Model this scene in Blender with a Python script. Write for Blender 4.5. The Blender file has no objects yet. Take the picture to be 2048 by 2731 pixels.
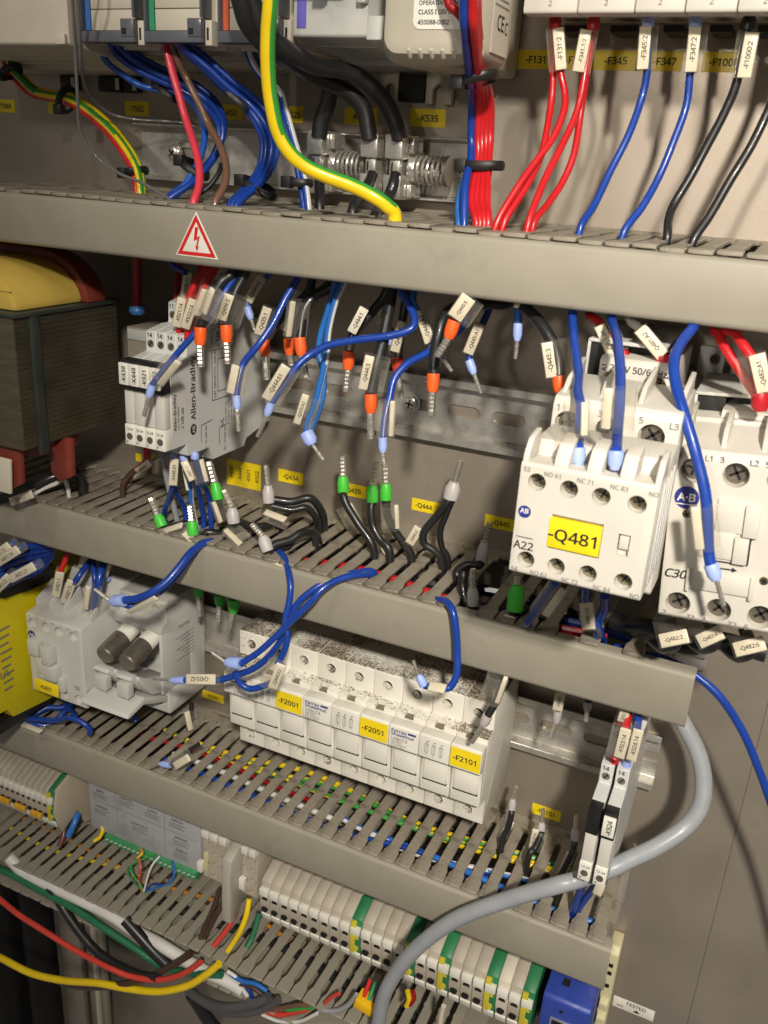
import bpy, bmesh, math, random
from mathutils import Vector, Matrix
random.seed(7)
S = 0.001                                   # everything below is written in millimetres
SC = bpy.context.scene
COL = SC.collection

# ------------------------------------------------------------------ camera
CAM_R = ((0.90495935, 0.42147248, 0.05839108), (0.20236131, -0.30559815, -0.93040834), (-0.3742973, 0.85379782, -0.36184363))
CAM_C = Vector((149.837, -439.943, 119.527))
FPX = 2377.8
cam_data = bpy.data.cameras.new('camera')
cam = bpy.data.objects.new('camera', cam_data); COL.objects.link(cam)
r0, r1, r2 = (Vector(r) for r in CAM_R)
m = Matrix.Identity(4)
for i in range(3):
    m[i][0] = r0[i]; m[i][1] = -r1[i]; m[i][2] = -r2[i]; m[i][3] = CAM_C[i] * S
cam.matrix_world = m
cam_data.sensor_fit = 'HORIZONTAL'; cam_data.sensor_width = 36.0
cam_data.lens = 36.0 * FPX / 2048.0
cam_data.clip_start = 0.01; cam_data.clip_end = 20
cam_data.dof.use_dof = True; cam_data.dof.focus_distance = 0.44; cam_data.dof.aperture_fstop = 32
SC.camera = cam

# ------------------------------------------------------------------ light: ceiling lamps of the workshop, added fill spots, dim grey surroundings
w = bpy.data.worlds.new('World'); SC.world = w; w.use_nodes = True
w.node_tree.nodes['Background'].inputs[0].default_value = (1.0, 0.93, 0.84, 1)
w.node_tree.nodes['Background'].inputs[1].default_value = 0.13
def lamp(name, loc, target, size, size_y, power, col):
    l = bpy.data.lights.new(name, 'AREA'); l.shape = 'RECTANGLE'; l.size = size; l.size_y = size_y
    l.energy = power; l.color = col
    o = bpy.data.objects.new(name, l); COL.objects.link(o)
    o.location = loc
    d = Vector(target) - Vector(loc)
    o.rotation_euler = d.to_track_quat('-Z', 'Y').to_euler()
    return o
lamp('ceiling_or_fill_lamp', (-0.10, -0.80, 0.80), (0.05, 0, -0.1), 0.10, 0.10, 1.6, (1.0, 0.93, 0.84))
def spot(name, loc, target, ang, power, col, rad, blend=1.0):
    l = bpy.data.lights.new(name, 'SPOT'); l.energy = power; l.color = col; l.spot_size = math.radians(ang); l.spot_blend = blend; l.shadow_soft_size = rad
    o = bpy.data.objects.new(name, l); COL.objects.link(o); o.location = loc
    o.rotation_euler = (Vector(target) - Vector(loc)).to_track_quat('-Z', 'Y').to_euler()
spot('ceiling_or_fill_lamp', (0.38, -0.80, 0.50), (0.10, 0, -0.13), 53, 53.0, (1.0, 0.93, 0.82), 0.03)
spot('panel_fill_spot', (0.02, -1.10, 0.27), (0.14, 0, 0.15), 24, 9.0, (1.0, 0.92, 0.82), 0.03)  # added fill spot that brightens the upper right of the panel
spot('ceiling_or_fill_lamp', (-0.30, -0.85, 0.50), (-0.16, 0, 0.20), 22, 9.0, (1.0, 0.93, 0.84), 0.03)  # added narrow fill for the top left modules, not a ceiling lamp
SC.view_settings.view_transform = 'Standard'; SC.view_settings.look = 'None'
SC.view_settings.exposure = 0.0; SC.view_settings.gamma = 1.0
SC.view_settings.use_curve_mapping = False
SC.cycles.max_bounces = 8; SC.cycles.transparent_max_bounces = 16

# ------------------------------------------------------------------ materials
def lin(c): 
    c = c / 255.0
    return c / 12.92 if c <= 0.04045 else ((c + 0.055) / 1.055) ** 2.4
def rgb(*c): return (lin(c[0]), lin(c[1]), lin(c[2]), 1.0)
MATS = {}
def mat(name, col, rough=0.5, metal=0.0, var=0.10, scale=60.0, bump=0.0, bscale=400.0, spec=0.5, coat=0.0, rvar=0.1, sub=0.0, stain=None, stretch=None):
    if name in MATS: return MATS[name]
    M = bpy.data.materials.new(name); M.use_nodes = True
    n = M.node_tree.nodes; L = M.node_tree.links
    b = n['Principled BSDF']; b.inputs['Roughness'].default_value = rough; b.inputs['Metallic'].default_value = metal
    b.inputs['Specular IOR Level'].default_value = spec
    b.inputs['Coat Weight'].default_value = coat
    if sub: b.inputs['Subsurface Weight'].default_value = sub; b.inputs['Subsurface Radius'].default_value = (0.002, 0.002, 0.002); b.inputs['Subsurface Scale'].default_value = 0.5
    tc = n.new('ShaderNodeTexCoord'); mp = n.new('ShaderNodeMapping'); L.new(tc.outputs['Object'], mp.inputs[0])
    if stretch: mp.inputs['Scale'].default_value = stretch
    nz = n.new('ShaderNodeTexNoise'); nz.inputs['Scale'].default_value = scale; nz.inputs['Detail'].default_value = 6
    L.new(mp.outputs[0], nz.inputs['Vector'])
    mr = n.new('ShaderNodeMapRange'); mr.inputs[1].default_value = 0.3; mr.inputs[2].default_value = 0.7
    mr.inputs[3].default_value = 1 - var; mr.inputs[4].default_value = 1 + var * 0.6
    L.new(nz.outputs[0], mr.inputs[0])
    mx = n.new('ShaderNodeVectorMath'); mx.operation = 'SCALE'
    mx.inputs[0].default_value = col[:3]; L.new(mr.outputs[0], mx.inputs['Scale'])
    out = mx.outputs[0]
    if stain:                                # (colour, noise scale, threshold, amount)
        nz2 = n.new('ShaderNodeTexNoise'); nz2.inputs['Scale'].default_value = stain[1]; nz2.inputs['Detail'].default_value = 9; nz2.inputs['Roughness'].default_value = 0.68
        L.new(tc.outputs['Object'], nz2.inputs['Vector'])
        m2 = n.new('ShaderNodeMapRange'); m2.inputs[1].default_value = stain[2]; m2.inputs[2].default_value = stain[2] + 0.16
        m2.inputs[3].default_value = 0; m2.inputs[4].default_value = stain[3]; L.new(nz2.outputs[0], m2.inputs[0])
        mm = n.new('ShaderNodeMix'); mm.data_type = 'RGBA'; L.new(m2.outputs[0], mm.inputs[0]); L.new(out, mm.inputs[6]); mm.inputs[7].default_value = stain[0]
        out = mm.outputs[2]
    L.new(out, b.inputs['Base Color'])
    if rvar:
        m3 = n.new('ShaderNodeMapRange'); m3.inputs[1].default_value = 0.3; m3.inputs[2].default_value = 0.7
        m3.inputs[3].default_value = max(0.03, rough - rvar); m3.inputs[4].default_value = min(1, rough + rvar)
        L.new(nz.outputs[0], m3.inputs[0]); L.new(m3.outputs[0], b.inputs['Roughness'])
    if bump:
        nb = n.new('ShaderNodeTexNoise'); nb.inputs['Scale'].default_value = bscale; nb.inputs['Detail'].default_value = 4
        L.new(mp.outputs[0], nb.inputs['Vector'])
        bp = n.new('ShaderNodeBump'); bp.inputs['Strength'].default_value = bump; bp.inputs['Distance'].default_value = 0.0004
        L.new(nb.outputs[0], bp.inputs['Height']); L.new(bp.outputs[0], b.inputs['Normal'])
    MATS[name] = M
    return M
def clear_mat(name, tint, rough, clear):
    if name in MATS: return MATS[name]
    M = bpy.data.materials.new(name); M.use_nodes = True
    n = M.node_tree.nodes; L = M.node_tree.links
    for x in list(n): n.remove(x)
    o = n.new('ShaderNodeOutputMaterial'); tr = n.new('ShaderNodeBsdfTransparent'); tr.inputs[0].default_value = (*tint, 1)
    pb = n.new('ShaderNodeBsdfPrincipled'); pb.inputs['Base Color'].default_value = (0.75, 0.72, 0.64, 1); pb.inputs['Roughness'].default_value = rough
    nz = n.new('ShaderNodeTexNoise'); nz.inputs['Scale'].default_value = 260
    mr = n.new('ShaderNodeMapRange'); mr.inputs[1].default_value = 0.3; mr.inputs[2].default_value = 0.75; mr.inputs[3].default_value = clear * 0.8; mr.inputs[4].default_value = clear * 1.15
    L.new(nz.outputs[0], mr.inputs[0])
    fr = n.new('ShaderNodeLayerWeight'); fr.inputs[0].default_value = 0.35
    ad = n.new('ShaderNodeMath'); ad.operation = 'MULTIPLY_ADD'; ad.inputs[1].default_value = 0.38; ad.use_clamp = True
    L.new(fr.outputs['Facing'], ad.inputs[0]); L.new(mr.outputs[0], ad.inputs[2])
    mi = n.new('ShaderNodeMixShader'); L.new(ad.outputs[0], mi.inputs[0]); L.new(tr.outputs[0], mi.inputs[1]); L.new(pb.outputs[0], mi.inputs[2])
    L.new(mi.outputs[0], o.inputs[0])
    MATS[name] = M
    return M
PANEL = mat('panel_zinc', rgb(168, 157, 143), 0.40, metal=0.55, var=0.09, scale=18, bump=0.12, bscale=900, stain=(rgb(120, 108, 96), 22, 0.60, 0.30), spec=0.4)
DUCT = mat('duct_pvc', rgb(148, 142, 127), 0.46, var=0.05, scale=40, bump=0.08, bscale=1500, stain=(rgb(100, 92, 80), 38, 0.58, 0.28))
DUCTD = mat('duct_pvc_dusty', rgb(146, 138, 123), 0.55, var=0.10, scale=60, bump=0.1, bscale=1500, stain=(rgb(74, 62, 52), 85, 0.50, 0.75))
RAIL = mat('galvanised_steel', rgb(204, 200, 192), 0.33, metal=0.7, var=0.12, scale=120, bump=0.12, bscale=700, rvar=0.12, stain=(rgb(128, 122, 112), 150, 0.58, 0.4))
STEEL = mat('bright_steel', rgb(214, 210, 202), 0.26, metal=0.75, var=0.1, scale=200, rvar=0.08)
TIN = mat('tinned_copper', rgb(212, 206, 194), 0.27, metal=0.75, var=0.12, scale=500, bump=0.15, bscale=900, rvar=0.08)
BRASS = mat('screw_steel', rgb(176, 168, 140), 0.28, metal=1.0, var=0.2, scale=400)
DSTEEL = mat('dull_nickel', rgb(138, 130, 118), 0.36, metal=0.7, var=0.12, scale=200)
GREY = mat('device_grey', rgb(204, 199, 188), 0.5, var=0.04, scale=60, bump=0.10, bscale=2200)
GREYS = mat('device_grey_side', rgb(196, 195, 190), 0.48, var=0.04, scale=60, bump=0.08, bscale=2200)
LIGHT = mat('relay_grey', rgb(200, 200, 197), 0.48, var=0.04, scale=80, bump=0.05, bscale=2200)
RELW = mat('relay_white', rgb(205, 200, 192), 0.42, var=0.04, scale=80)
WHITE = mat('white_plastic', rgb(226, 223, 212), 0.45, var=0.05, scale=120)
FUSEW = mat('fuse_white', rgb(224, 220, 208), 0.5, var=0.05, scale=70, bump=0.05, bscale=1800)
CREAM = mat('cream_plastic', rgb(205, 196, 178), 0.55, var=0.05, scale=60, bump=0.06)
CARD = mat('marker_white', rgb(226, 219, 200), 0.4, var=0.08, scale=300)
YEL = mat('label_yellow', rgb(240, 212, 28), 0.45, var=0.05, scale=200)
YELD = mat('safety_yellow', rgb(206, 190, 8), 0.5, var=0.05, scale=60, bump=0.1, bscale=1600)
INK = mat('black_print', rgb(34, 32, 34), 0.6, var=0.05)
INKG = mat('grey_print', rgb(120, 116, 112), 0.6, var=0.05)
INKB = mat('blue_print', rgb(38, 48, 128), 0.5, var=0.05)
BLACK = mat('black_plastic', rgb(30, 29, 29), 0.45, var=0.2, scale=100)
DARK = mat('dark_cavity', rgb(20, 19, 18), 0.7, var=0.2)
SMOKE = mat('smoke_plastic', rgb(96, 98, 104), 0.25, var=0.1)
RED = mat('red_plastic', rgb(206, 40, 36), 0.4, var=0.06)
GREENT = mat('terminal_green', rgb(64, 148, 96), 0.45, var=0.12, scale=150)
BLUEP = mat('blue_plastic', rgb(48, 70, 158), 0.45, var=0.08, scale=200)
CORE = mat('varnished_core', rgb(80, 73, 57), 0.42, var=0.22, scale=50, bump=0.3, bscale=500, stain=(rgb(60, 50, 40), 40, 0.55, 0.6), stretch=(1, 1, 9))
STRAP = mat('core_strap', rgb(62, 68, 62), 0.4, var=0.2, metal=0.2, scale=80)
PAPER = mat('coil_paper', rgb(222, 190, 90), 0.5, var=0.12, scale=40, bump=0.2, bscale=120)
INSUL = mat('red_brown_insulation', rgb(128, 56, 44), 0.4, var=0.2, scale=60)
CLEAR = clear_mat('clear_sleeve', (0.95, 0.93, 0.89), 0.06, 0.035)
CLEARG = clear_mat('clear_cover', (0.85, 0.87, 0.9), 0.08, 0.22)
def wm(name, c, rough=0.32, var=0.08): return mat('pvc_' + name, rgb(*c), rough, var=var, scale=90, coat=0.15, rvar=0.07)
BLUE = wm('blue', (24, 62, 150)); LBLUE = wm('light_blue', (44, 108, 186)); REDW = wm('red', (196, 30, 36)); DRED = wm('dark_red', (150, 20, 26))
BLK = wm('black', (34, 34, 34), 0.38); GRYW = wm('grey', (152, 156, 160), 0.4); WHT = wm('white', (216, 214, 208)); BRN = wm('brown', (112, 82, 64))
DBRN = wm('dark_brown', (72, 52, 42)); PINK = wm('pink_red', (214, 60, 76)); YELW = wm('yellow', (238, 204, 24)); GRNW = wm('green', (58, 150, 60))
DGRN = wm('dark_green', (40, 108, 76)); ORED = wm('orange_red', (206, 66, 52)); THIN = wm('thin_grey', (110, 108, 106), 0.25)
COLLAR = {'or': mat('ferrule_orange', rgb(240, 96, 34), 0.42, var=0.06), 'la': mat('ferrule_lavender', rgb(158, 178, 236), 0.42, var=0.05, sub=0.0),
          'gn': mat('ferrule_green', rgb(72, 196, 62), 0.42, var=0.06), 'gy': mat('ferrule_grey', rgb(184, 178, 176), 0.42, var=0.05),
          'rd': mat('ferrule_red', rgb(176, 24, 38), 0.42, var=0.06), 'bk': mat('ferrule_black', rgb(32, 30, 30), 0.45), 'do': mat('ferrule_dark_orange', rgb(200, 60, 28), 0.42),
          'bl': mat('ferrule_blue', rgb(60, 120, 190), 0.45)}

# ------------------------------------------------------------------ helpers (x right, d out of the panel, z up, in mm)
def W3(p): return Vector((p[0], -p[1], p[2]))
def ray(px, py):
    a, b = (px - 1024) / FPX, (py - 1365.5) / FPX
    return a * r0 + b * r1 + r2
def at(px, py, d):                       # the point of that sight line that stands d mm out from the panel
    v = ray(px, py); t = (-d - CAM_C.y) / v.y; q = CAM_C + t * v
    return (q.x, d, q.z)
def atz(px, py, z):                      # ... that lies at height z
    v = ray(px, py); t = (z - CAM_C.z) / v.z; q = CAM_C + t * v
    return (q.x, -q.y, z)
def atx(px, py, x):
    v = ray(px, py); t = (x - CAM_C.x) / v.x; q = CAM_C + t * v
    return (x, -q.y, q.z)
def pt(p):
    return atz(p[0], p[1], p[3]) if len(p) == 4 else at(*p)

class MB:
    def __init__(s): s.v = []; s.f = []; s.mi = []
    def add(s, vs, fs, mi=0):
        o = len(s.v); s.v += [tuple(W3(v)) for v in vs]; s.f += [tuple(i + o for i in f) for f in fs]; s.mi += [mi] * len(fs); return s
    def box(s, x0, x1, d0, d1, z0, z1, mi=0):
        return s.add([(x, d, z) for z in (z0, z1) for d in (d0, d1) for x in (x0, x1)],
                     [(0, 1, 3, 2), (4, 6, 7, 5), (0, 4, 5, 1), (2, 3, 7, 6), (0, 2, 6, 4), (1, 5, 7, 3)], mi)
    def prism(s, prof, a0, a1, axis='x', mi=0):
        n = len(prof)
        f = {'x': lambda a, p: (a, p[0], p[1]), 'd': lambda a, p: (p[0], a, p[1]), 'z': lambda a, p: (p[0], p[1], a)}[axis]
        return s.add([f(a0, p) for p in prof] + [f(a1, p) for p in prof],
                     [tuple(range(n)), tuple(range(n, 2 * n))] + [(i, (i + 1) % n, n + (i + 1) % n, n + i) for i in range(n)], mi)
    def obox(s, c, ax, ay, az, hx, hy, hz, mi=0):        # oriented box (vectors in x,d,z)
        c, ax, ay, az = Vector(c), Vector(ax), Vector(ay), Vector(az)
        return s.add([tuple(c + ax * hx * i + ay * hy * j + az * hz * k) for k in (-1, 1) for j in (-1, 1) for i in (-1, 1)],
                     [(0, 1, 3, 2), (4, 6, 7, 5), (0, 4, 5, 1), (2, 3, 7, 6), (0, 2, 6, 4), (1, 5, 7, 3)], mi)
    def tube(s, pts, rad, n=10, sector=None, squash=None, up=None, mi=0):
        P = [Vector(p) for p in pts]; m_ = len(P)
        T = [(P[min(i + 1, m_ - 1)] - P[max(i - 1, 0)]).normalized() for i in range(m_)]
        u = Vector(up) if up else Vector((0, 1, 0.3))
        u = (u - T[0] * u.dot(T[0]))
        if u.length < 1e-4: u = Vector((1, 0, 0)) - T[0] * T[0].x
        u.normalize()
        vs = []
        for i in range(m_):
            u = (u - T[i] * u.dot(T[i])).normalized(); b = T[i].cross(u)
            r = rad[i] if isinstance(rad, (list, tuple)) else rad
            for k in range(n):
                a = 2 * math.pi * k / n
                ru, rb = (r, r) if not squash else (r * squash[0], r * squash[1])
                vs.append(tuple(P[i] + u * math.cos(a) * ru + b * math.sin(a) * rb))
        fs = []; mis = []
        for i in range(m_ - 1):
            for k in range(n):
                fs.append((i * n + k, i * n + (k + 1) % n, (i + 1) * n + (k + 1) % n, (i + 1) * n + k))
                mis.append(1 if sector and (k - sector[0] - int(i * sector[2])) % n < sector[1] else mi)
        fs += [tuple(range(n)), tuple(range((m_ - 1) * n, m_ * n))]; mis += [mi, mi]
        o = len(s.v); s.v += [tuple(W3(v)) for v in vs]; s.f += [tuple(i + o for i in f) for f in fs]; s.mi += mis
        return s
    def cyl(s, p0, p1, r0_, r1_=None, n=20, mi=0):
        return s.tube([p0, p1], [r0_, r0_ if r1_ is None else r1_], n, mi=mi)
    def mesh(s, name, bevel=0.0, seg=2, ang=38, base=(0, 0, 0), recalc=True):
        me = bpy.data.meshes.new(name); b0 = W3(base)
        me.from_pydata([tuple((Vector(v) - b0) * S) for v in s.v], [], s.f); 
        for p, i in zip(me.polygons, s.mi): p.material_index = i
        bm = bmesh.new(); bm.from_mesh(me)
        if recalc: bmesh.ops.recalc_face_normals(bm, faces=bm.faces)
        if bevel:
            es = [e for e in bm.edges if len(e.link_faces) == 2 and e.calc_face_angle(0) > 0.5]
            bmesh.ops.bevel(bm, geom=es, offset=bevel * S, segments=seg, affect='EDGES', profile=0.5, clamp_overlap=True)
        for f in bm.faces: f.smooth = True
        for e in bm.edges:
            if len(e.link_faces) == 2 and e.calc_face_angle(0) > math.radians(ang): e.smooth = False
        bm.to_mesh(me); bm.free()
        return me
def link(name, me, mats, parent=None, base=(0, 0, 0)):
    o = bpy.data.objects.new(name, me); COL.objects.link(o)
    for m_ in (mats if isinstance(mats, (list, tuple)) else [mats]): me.materials.append(m_)
    if parent is not None:
        o.parent = parent
        o.location = W3(base) * S - world_loc(parent)
    else: o.location = W3(base) * S
    return o
def world_loc(o):
    l = Vector(o.location)
    while o.parent is not None: o = o.parent; l = l + Vector(o.location)
    return l
def build(mb, name, mats, parent=None, bevel=0.0, seg=2, ang=38, base=(0, 0, 0)):
    return link(name, mb.mesh(name, bevel, seg, ang, base), mats, parent, base)
def tag(o, label, cat, group=None, kind=None):
    if label: o['label'] = label
    if cat: o['category'] = cat
    if group: o['group'] = group
    if kind: o['kind'] = kind
    return o
def thing(name, label, cat, base, group=None):
    o = bpy.data.objects.new(name, None); COL.objects.link(o); o.location = W3(base) * S; o.empty_display_size = 0.01
    return tag(o, label, cat, group)
def cut(o, cutter):                       # carve cutter (an MB) out of the mesh object o
    cm = cutter.mesh('cutter'); c = bpy.data.objects.new('cutter', cm); COL.objects.link(c)
    c.location = (0, 0, 0)
    tmp = bpy.data.objects.new('work', o.data); COL.objects.link(tmp); tmp.location = world_loc(o)
    md = tmp.modifiers.new('b', 'BOOLEAN'); md.operation = 'DIFFERENCE'; md.object = c; md.solver = 'EXACT'
    dg = bpy.context.evaluated_depsgraph_get(); dg.update()
    me = bpy.data.meshes.new_from_object(tmp.evaluated_get(dg))
    bpy.data.objects.remove(tmp); bpy.data.objects.remove(c); bpy.data.meshes.remove(cm)
    bm = bmesh.new(); bm.from_mesh(me)
    for e in bm.edges: e.smooth = not (len(e.link_faces) == 2 and e.calc_face_angle(0) > math.radians(38))
    bm.to_mesh(me); bm.free()
    o.data = me
try:                                        # the plain sans that ships inside Blender; the built-in one otherwise
    FONT = bpy.data.fonts.load(bpy.utils.resource_path('LOCAL') + '/datafiles/fonts/NotoSansHebrew-Regular.woff2')
except Exception:
    FONT = None
def text(s, size, o, r=(1, 0, 0), u=(0, 0, 1), m_=None, parent=None, align='CENTER', bold=0.0, sx=1.0, name='print', shear=0.0):
    c = bpy.data.curves.new('t', 'FONT'); c.body = s; c.size = size
    c.fill_mode = 'FRONT'; c.bevel_resolution = 0; c.bevel_depth = 0.017 * size + 0.30 * bold
    if FONT: c.font = FONT; c.size = size * 1.2
    c.align_x = align; c.align_y = 'CENTER'; c.resolution_u = 2; c.shear = shear
    t = bpy.data.objects.new('t', c); COL.objects.link(t)
    dg = bpy.context.evaluated_depsgraph_get()
    me = bpy.data.meshes.new_from_object(t.evaluated_get(dg)); bpy.data.objects.remove(t); bpy.data.curves.remove(c)
    R, U, O = W3(r).normalized(), W3(u).normalized(), W3(o)
    for v in me.vertices: v.co = (O + R * v.co.x * sx + U * v.co.y) * S
    me.materials.clear(); me.name = name
    return link(name, me, m_ or INK, parent)
def plate(x0, x1, z0, z1, d, t=0.25): return MB().box(x0, x1, d, d + t, z0, z1)
def spline(P, k=8):
    P = [Vector(p) for p in P]
    if len(P) < 3: return P
    Q = [P[0] * 2 - P[1]] + P + [P[-1] * 2 - P[-2]]; out = []
    for i in range(1, len(Q) - 2):
        a, b, c, d = Q[i - 1:i + 3]
        for j in range(k):
            t = j / k
            out.append(0.5 * ((2 * b) + (c - a) * t + (2 * a - 5 * b + 4 * c - d) * t * t + (3 * b - a - 3 * c + d) * t ** 3))
    return out + [P[-1]]
def tocam(p): 
    v = CAM_C - W3(p); return Vector((v.x, -v.y, v.z)).normalized()

def ferrule(parent, p0, p1, p2, kind, r, pr, twin=False):
    p0, p1 = Vector(p0), Vector(p1)
    t = (p1 - p0).normalized(); L = (p1 - p0).length
    pts = [p0, p0 + t * L * 0.08, p0 + t * L * 0.66, p1]; rad = [r * 0.97, r, r, max(pr * 1.15, r * 0.62)]
    c = build(MB().tube(pts, rad, 18), 'ferrule_collar', COLLAR[kind], parent)
    if p2 is not None:
        p2 = Vector(p2); n = 11; mb = MB(); ps = []; rs = []
        for i in range(n + 1):
            ps.append(p1 + (p2 - p1) * (i / n)); rs.append(pr * (1.0 + (0.07 if i % 2 else -0.07)) * (1 if i < n else 0.9))
        build(mb.tube(ps, rs, 6, squash=(1.15, 0.85)), 'ferrule_pin', TIN, c, ang=25)
    return c
def marker(parent, a, b, wmm, txt, side=1, wr=1.5, roll=0, flip=False, sleeve=True, dark=False, tilt=0.0, tsize=None, thick=1.3):
    """white card of a wire marker from a to b (its centre line) and the clear sleeve that holds it against the wire"""
    a, b = Vector(a), Vector(b); t = (b - a); L = t.length; t.normalize(); c = (a + b) / 2
    n = tocam(c); n = (n - t * n.dot(t)).normalized()
    if roll:
        n = n * math.cos(math.radians(roll)) + t.cross(n) * math.sin(math.radians(roll))
    s_ = t.cross(n)                      # in (x,d,z) a left-handed frame; only used as an axis
    # make s_ point to the right in the picture
    if s_.x < 0 or (abs(s_.x) < 0.2 and s_.z < 0): s_ = -s_
    k = build(MB().obox(c, t, s_, n, L / 2, wmm / 2, thick / 2), 'marker_card', CARD, parent, bevel=0.35)
    if sleeve:
        w2 = (wmm + (2 * wr + 0.3 if side else 0)) / 2 + 0.35
        cc = c + s_ * side * (w2 - wmm / 2 - 0.35) - n * (0.2 if side else wr * 0.8)
        hn = max(thick / 2 + 0.3, wr + 0.25 if side else wr + 0.9)
        prof = []
        for q in range(20):
            an = 2 * math.pi * q / 20; cx, sx_ = math.cos(an), math.sin(an)
            prof.append(s_ * w2 * math.copysign(abs(cx) ** 0.45, cx) + n * hn * math.copysign(abs(sx_) ** 0.6, sx_))
        vs = [tuple(cc - t * (L / 2 + 0.3) + p) for p in prof] + [tuple(cc + t * (L / 2 + 0.3) + p) for p in prof]
        fs = [(i, (i + 1) % 20, 20 + (i + 1) % 20, 20 + i) for i in range(20)]
        build(MB().add(vs, fs), 'marker_sleeve', CLEAR, k)
    if txt:
        R = -t if not flip else t
        up = n.cross(R); up = -up if W3(R).cross(W3(up)).dot(W3(n)) < 0 else up
        sz = tsize or min(wmm * 0.60, L * 1.30 / max(4, len(txt)))
        text(txt, sz, tuple(c + n * (thick / 2 + 0.06)), tuple(R), tuple(up), INK, k, bold=0.02 * sz)
    return k
WIRES = 0
def wire(label, pts, r, m_, fer=None, marks=(), name='wire', cat='wire', group=None, n=10, sector=None, k=8):
    """fer = (kind, collar radius, pin radius, collar end, pin tip): the collar starts at the last point of the wire"""
    P = [pt(p) if len(p) != 5 else p[:3] for p in pts]
    o = build(MB().tube(spline(P, k), r, n, sector=sector), name, m_, None)
    tag(o, label, cat, group)
    if fer:
        kind, cr, pr, ce, tip = fer
        ferrule(o, P[-1], pt(ce), pt(tip) if tip else None, kind, cr, pr)
    for mk in marks:
        a, b, wmm, txt = mk[:4]; kw = mk[4] if len(mk) > 4 else {}
        marker(o, pt(a), pt(b), wmm, txt, **kw)
    return o

# ================================================================== the setting
tag(build(MB().box(-470, 176, -3, 0, -455, 330), 'back_panel', PANEL), 'beige grey painted back panel of the cabinet', None, kind='structure')
tag(build(MB().box(176.55, 420, -3, -0.3, -900, 330), 'wall_side', PANEL), 'plain side strip of the cabinet beyond the panel seam', None, kind='structure')
tag(build(MB().box(176.02, 176.53, -3, -1.0, -900, 330), 'wall_seam', PANEL), 'backing strip in the panel seam', None, kind='structure')
tag(build(MB().box(-700, 420, -62, -60, -1000, 330), 'wall_back', PANEL), 'cabinet rear wall below the panel', None, kind='structure')

# ------------------------------------------------------------------ wire ducts
PITCH = 9.8475
def finger_mesh(D, root, slot=3.5, nib=True):
    p = PITCH / 2; a = p - slot / 2; h = 0.52 * D
    half = [(p, root - 6), (p, root), (a, root + 1.2), (a, h - 1.5), (a + 0.45, h), (a + 0.45, h + 1.5), (a - 0.15, h + 3), (a - 0.15, D - 12), (a + 0.3, D - 10.5), (p - 0.5, D - 8), (p - 0.5, D)]
    prof = [(x, d) for x, d in half] + [(-x, d) for x, d in reversed(half)]
    mb = MB().prism(prof, -1.7, 0, 'z')
    return mb.mesh('finger', bevel=0.3, seg=1)
def duct(label, D, z, H, a, x0, x1, skip=(), cover=True, root=13, dz=3.0, bottom=True, cx1=None, wm_=DUCT, fm=DUCTD):
    base = (x0, 0, z - H)
    t = thing('wire_duct', label, 'wire duct', base, 'slotted wire ducts across the panel')
    b = MB().box(x0, x1, 0.2, 1.8, z - H, z - 0.1)
    build(b, 'duct_base', wm_, t)
    build(MB().box(x0, x1, 1.9, root - 5.6, z - 1.75, z - 0.02), 'duct_top_edge', fm, t)
    fme = finger_mesh(D, root); fme.materials.append(fm)
    k = math.ceil((x0 - a) / PITCH)
    while a + PITCH * (k + 1) <= x1 + 1:
        xc = a + PITCH * (k + 0.5)
        if k not in skip:
            o = bpy.data.objects.new('finger', fme); COL.objects.link(o); o.parent = t
            o.location = Vector((xc, 0, z + random.uniform(-0.25, 0.12))) * S - Vector(t.location)
            o.rotation_euler = (random.uniform(-0.004, 0.006), random.uniform(-0.01, 0.01), 0)
        k += 1
    if bottom:
        build(MB().box(x0, x1, 1.9, D - 1.5, z - H + 0.2, z - H + 1.2), 'duct_bottom_edge', fm, t)
    if cover:
        zt, zb = z - dz, z - H
        o_ = [(D - 6, z - 2.0), (D - 1.5, z - 1.9), (D + 0.3, z - 2.2), (D + 1.4, z - 3.0), (D + 1.8, z - 4.2), (D + 1.8, zb + 2.2), (D + 1.3, zb + 0.8), (D + 0.2, zb), (D - 6, zb - 0.1)]
        i_ = [(D - 6, zb + 1.2), (D - 0.2, zb + 1.3), (D + 0.4, zb + 2.4), (D + 0.4, z - 4.4), (D - 0.4, z - 3.3), (D - 6, z - 3.2)]
        build(MB().prism(o_ + i_, x0, cx1 or x1, 'x'), 'duct_cover', wm_, t, ang=50)
    return t
D1, Z1, D2, Z2, D3, Z3, D4, Z4 = 95.5, 98.4, 77.5, -74.1, 73.0, -241.4, 73.5, -376.0
duct1 = duct('long grey wire duct with the red lightning warning sign on it', D1, Z1, 26.0, 60.29, -285, 235)
duct2 = duct('dusty grey wire duct below the hanging ferrules, ending at right in a free cover end', D2, Z2, 29.0, -225.18, -330, 120, skip=(26, 31, 33), cx1=141.9)
duct3 = duct('grey wire duct under the white fuse blocks with coloured wires in its slots', D3, Z3, 30.0, -129.66, -335, 127, cx1=129.8)
duct4 = duct('lowest grey wire duct, its cover off and cables lying in its front', D4, Z4, 25.0, -194.5, -345, 60, cover=False, fm=DUCT)
# lower wall of the open duct, its fingers show below the cables
fm4 = finger_mesh(D4, 13); fm4.materials.append(DUCT)
for k in range(40):
    xc = -342 + PITCH * k
    if xc > 20: break
    o = bpy.data.objects.new('lower_finger', fm4); COL.objects.link(o); o.parent = duct4
    o.location = Vector((xc, 0, Z4 - 24 + random.uniform(-.5, .5))) * S - Vector(duct4.location)

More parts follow.
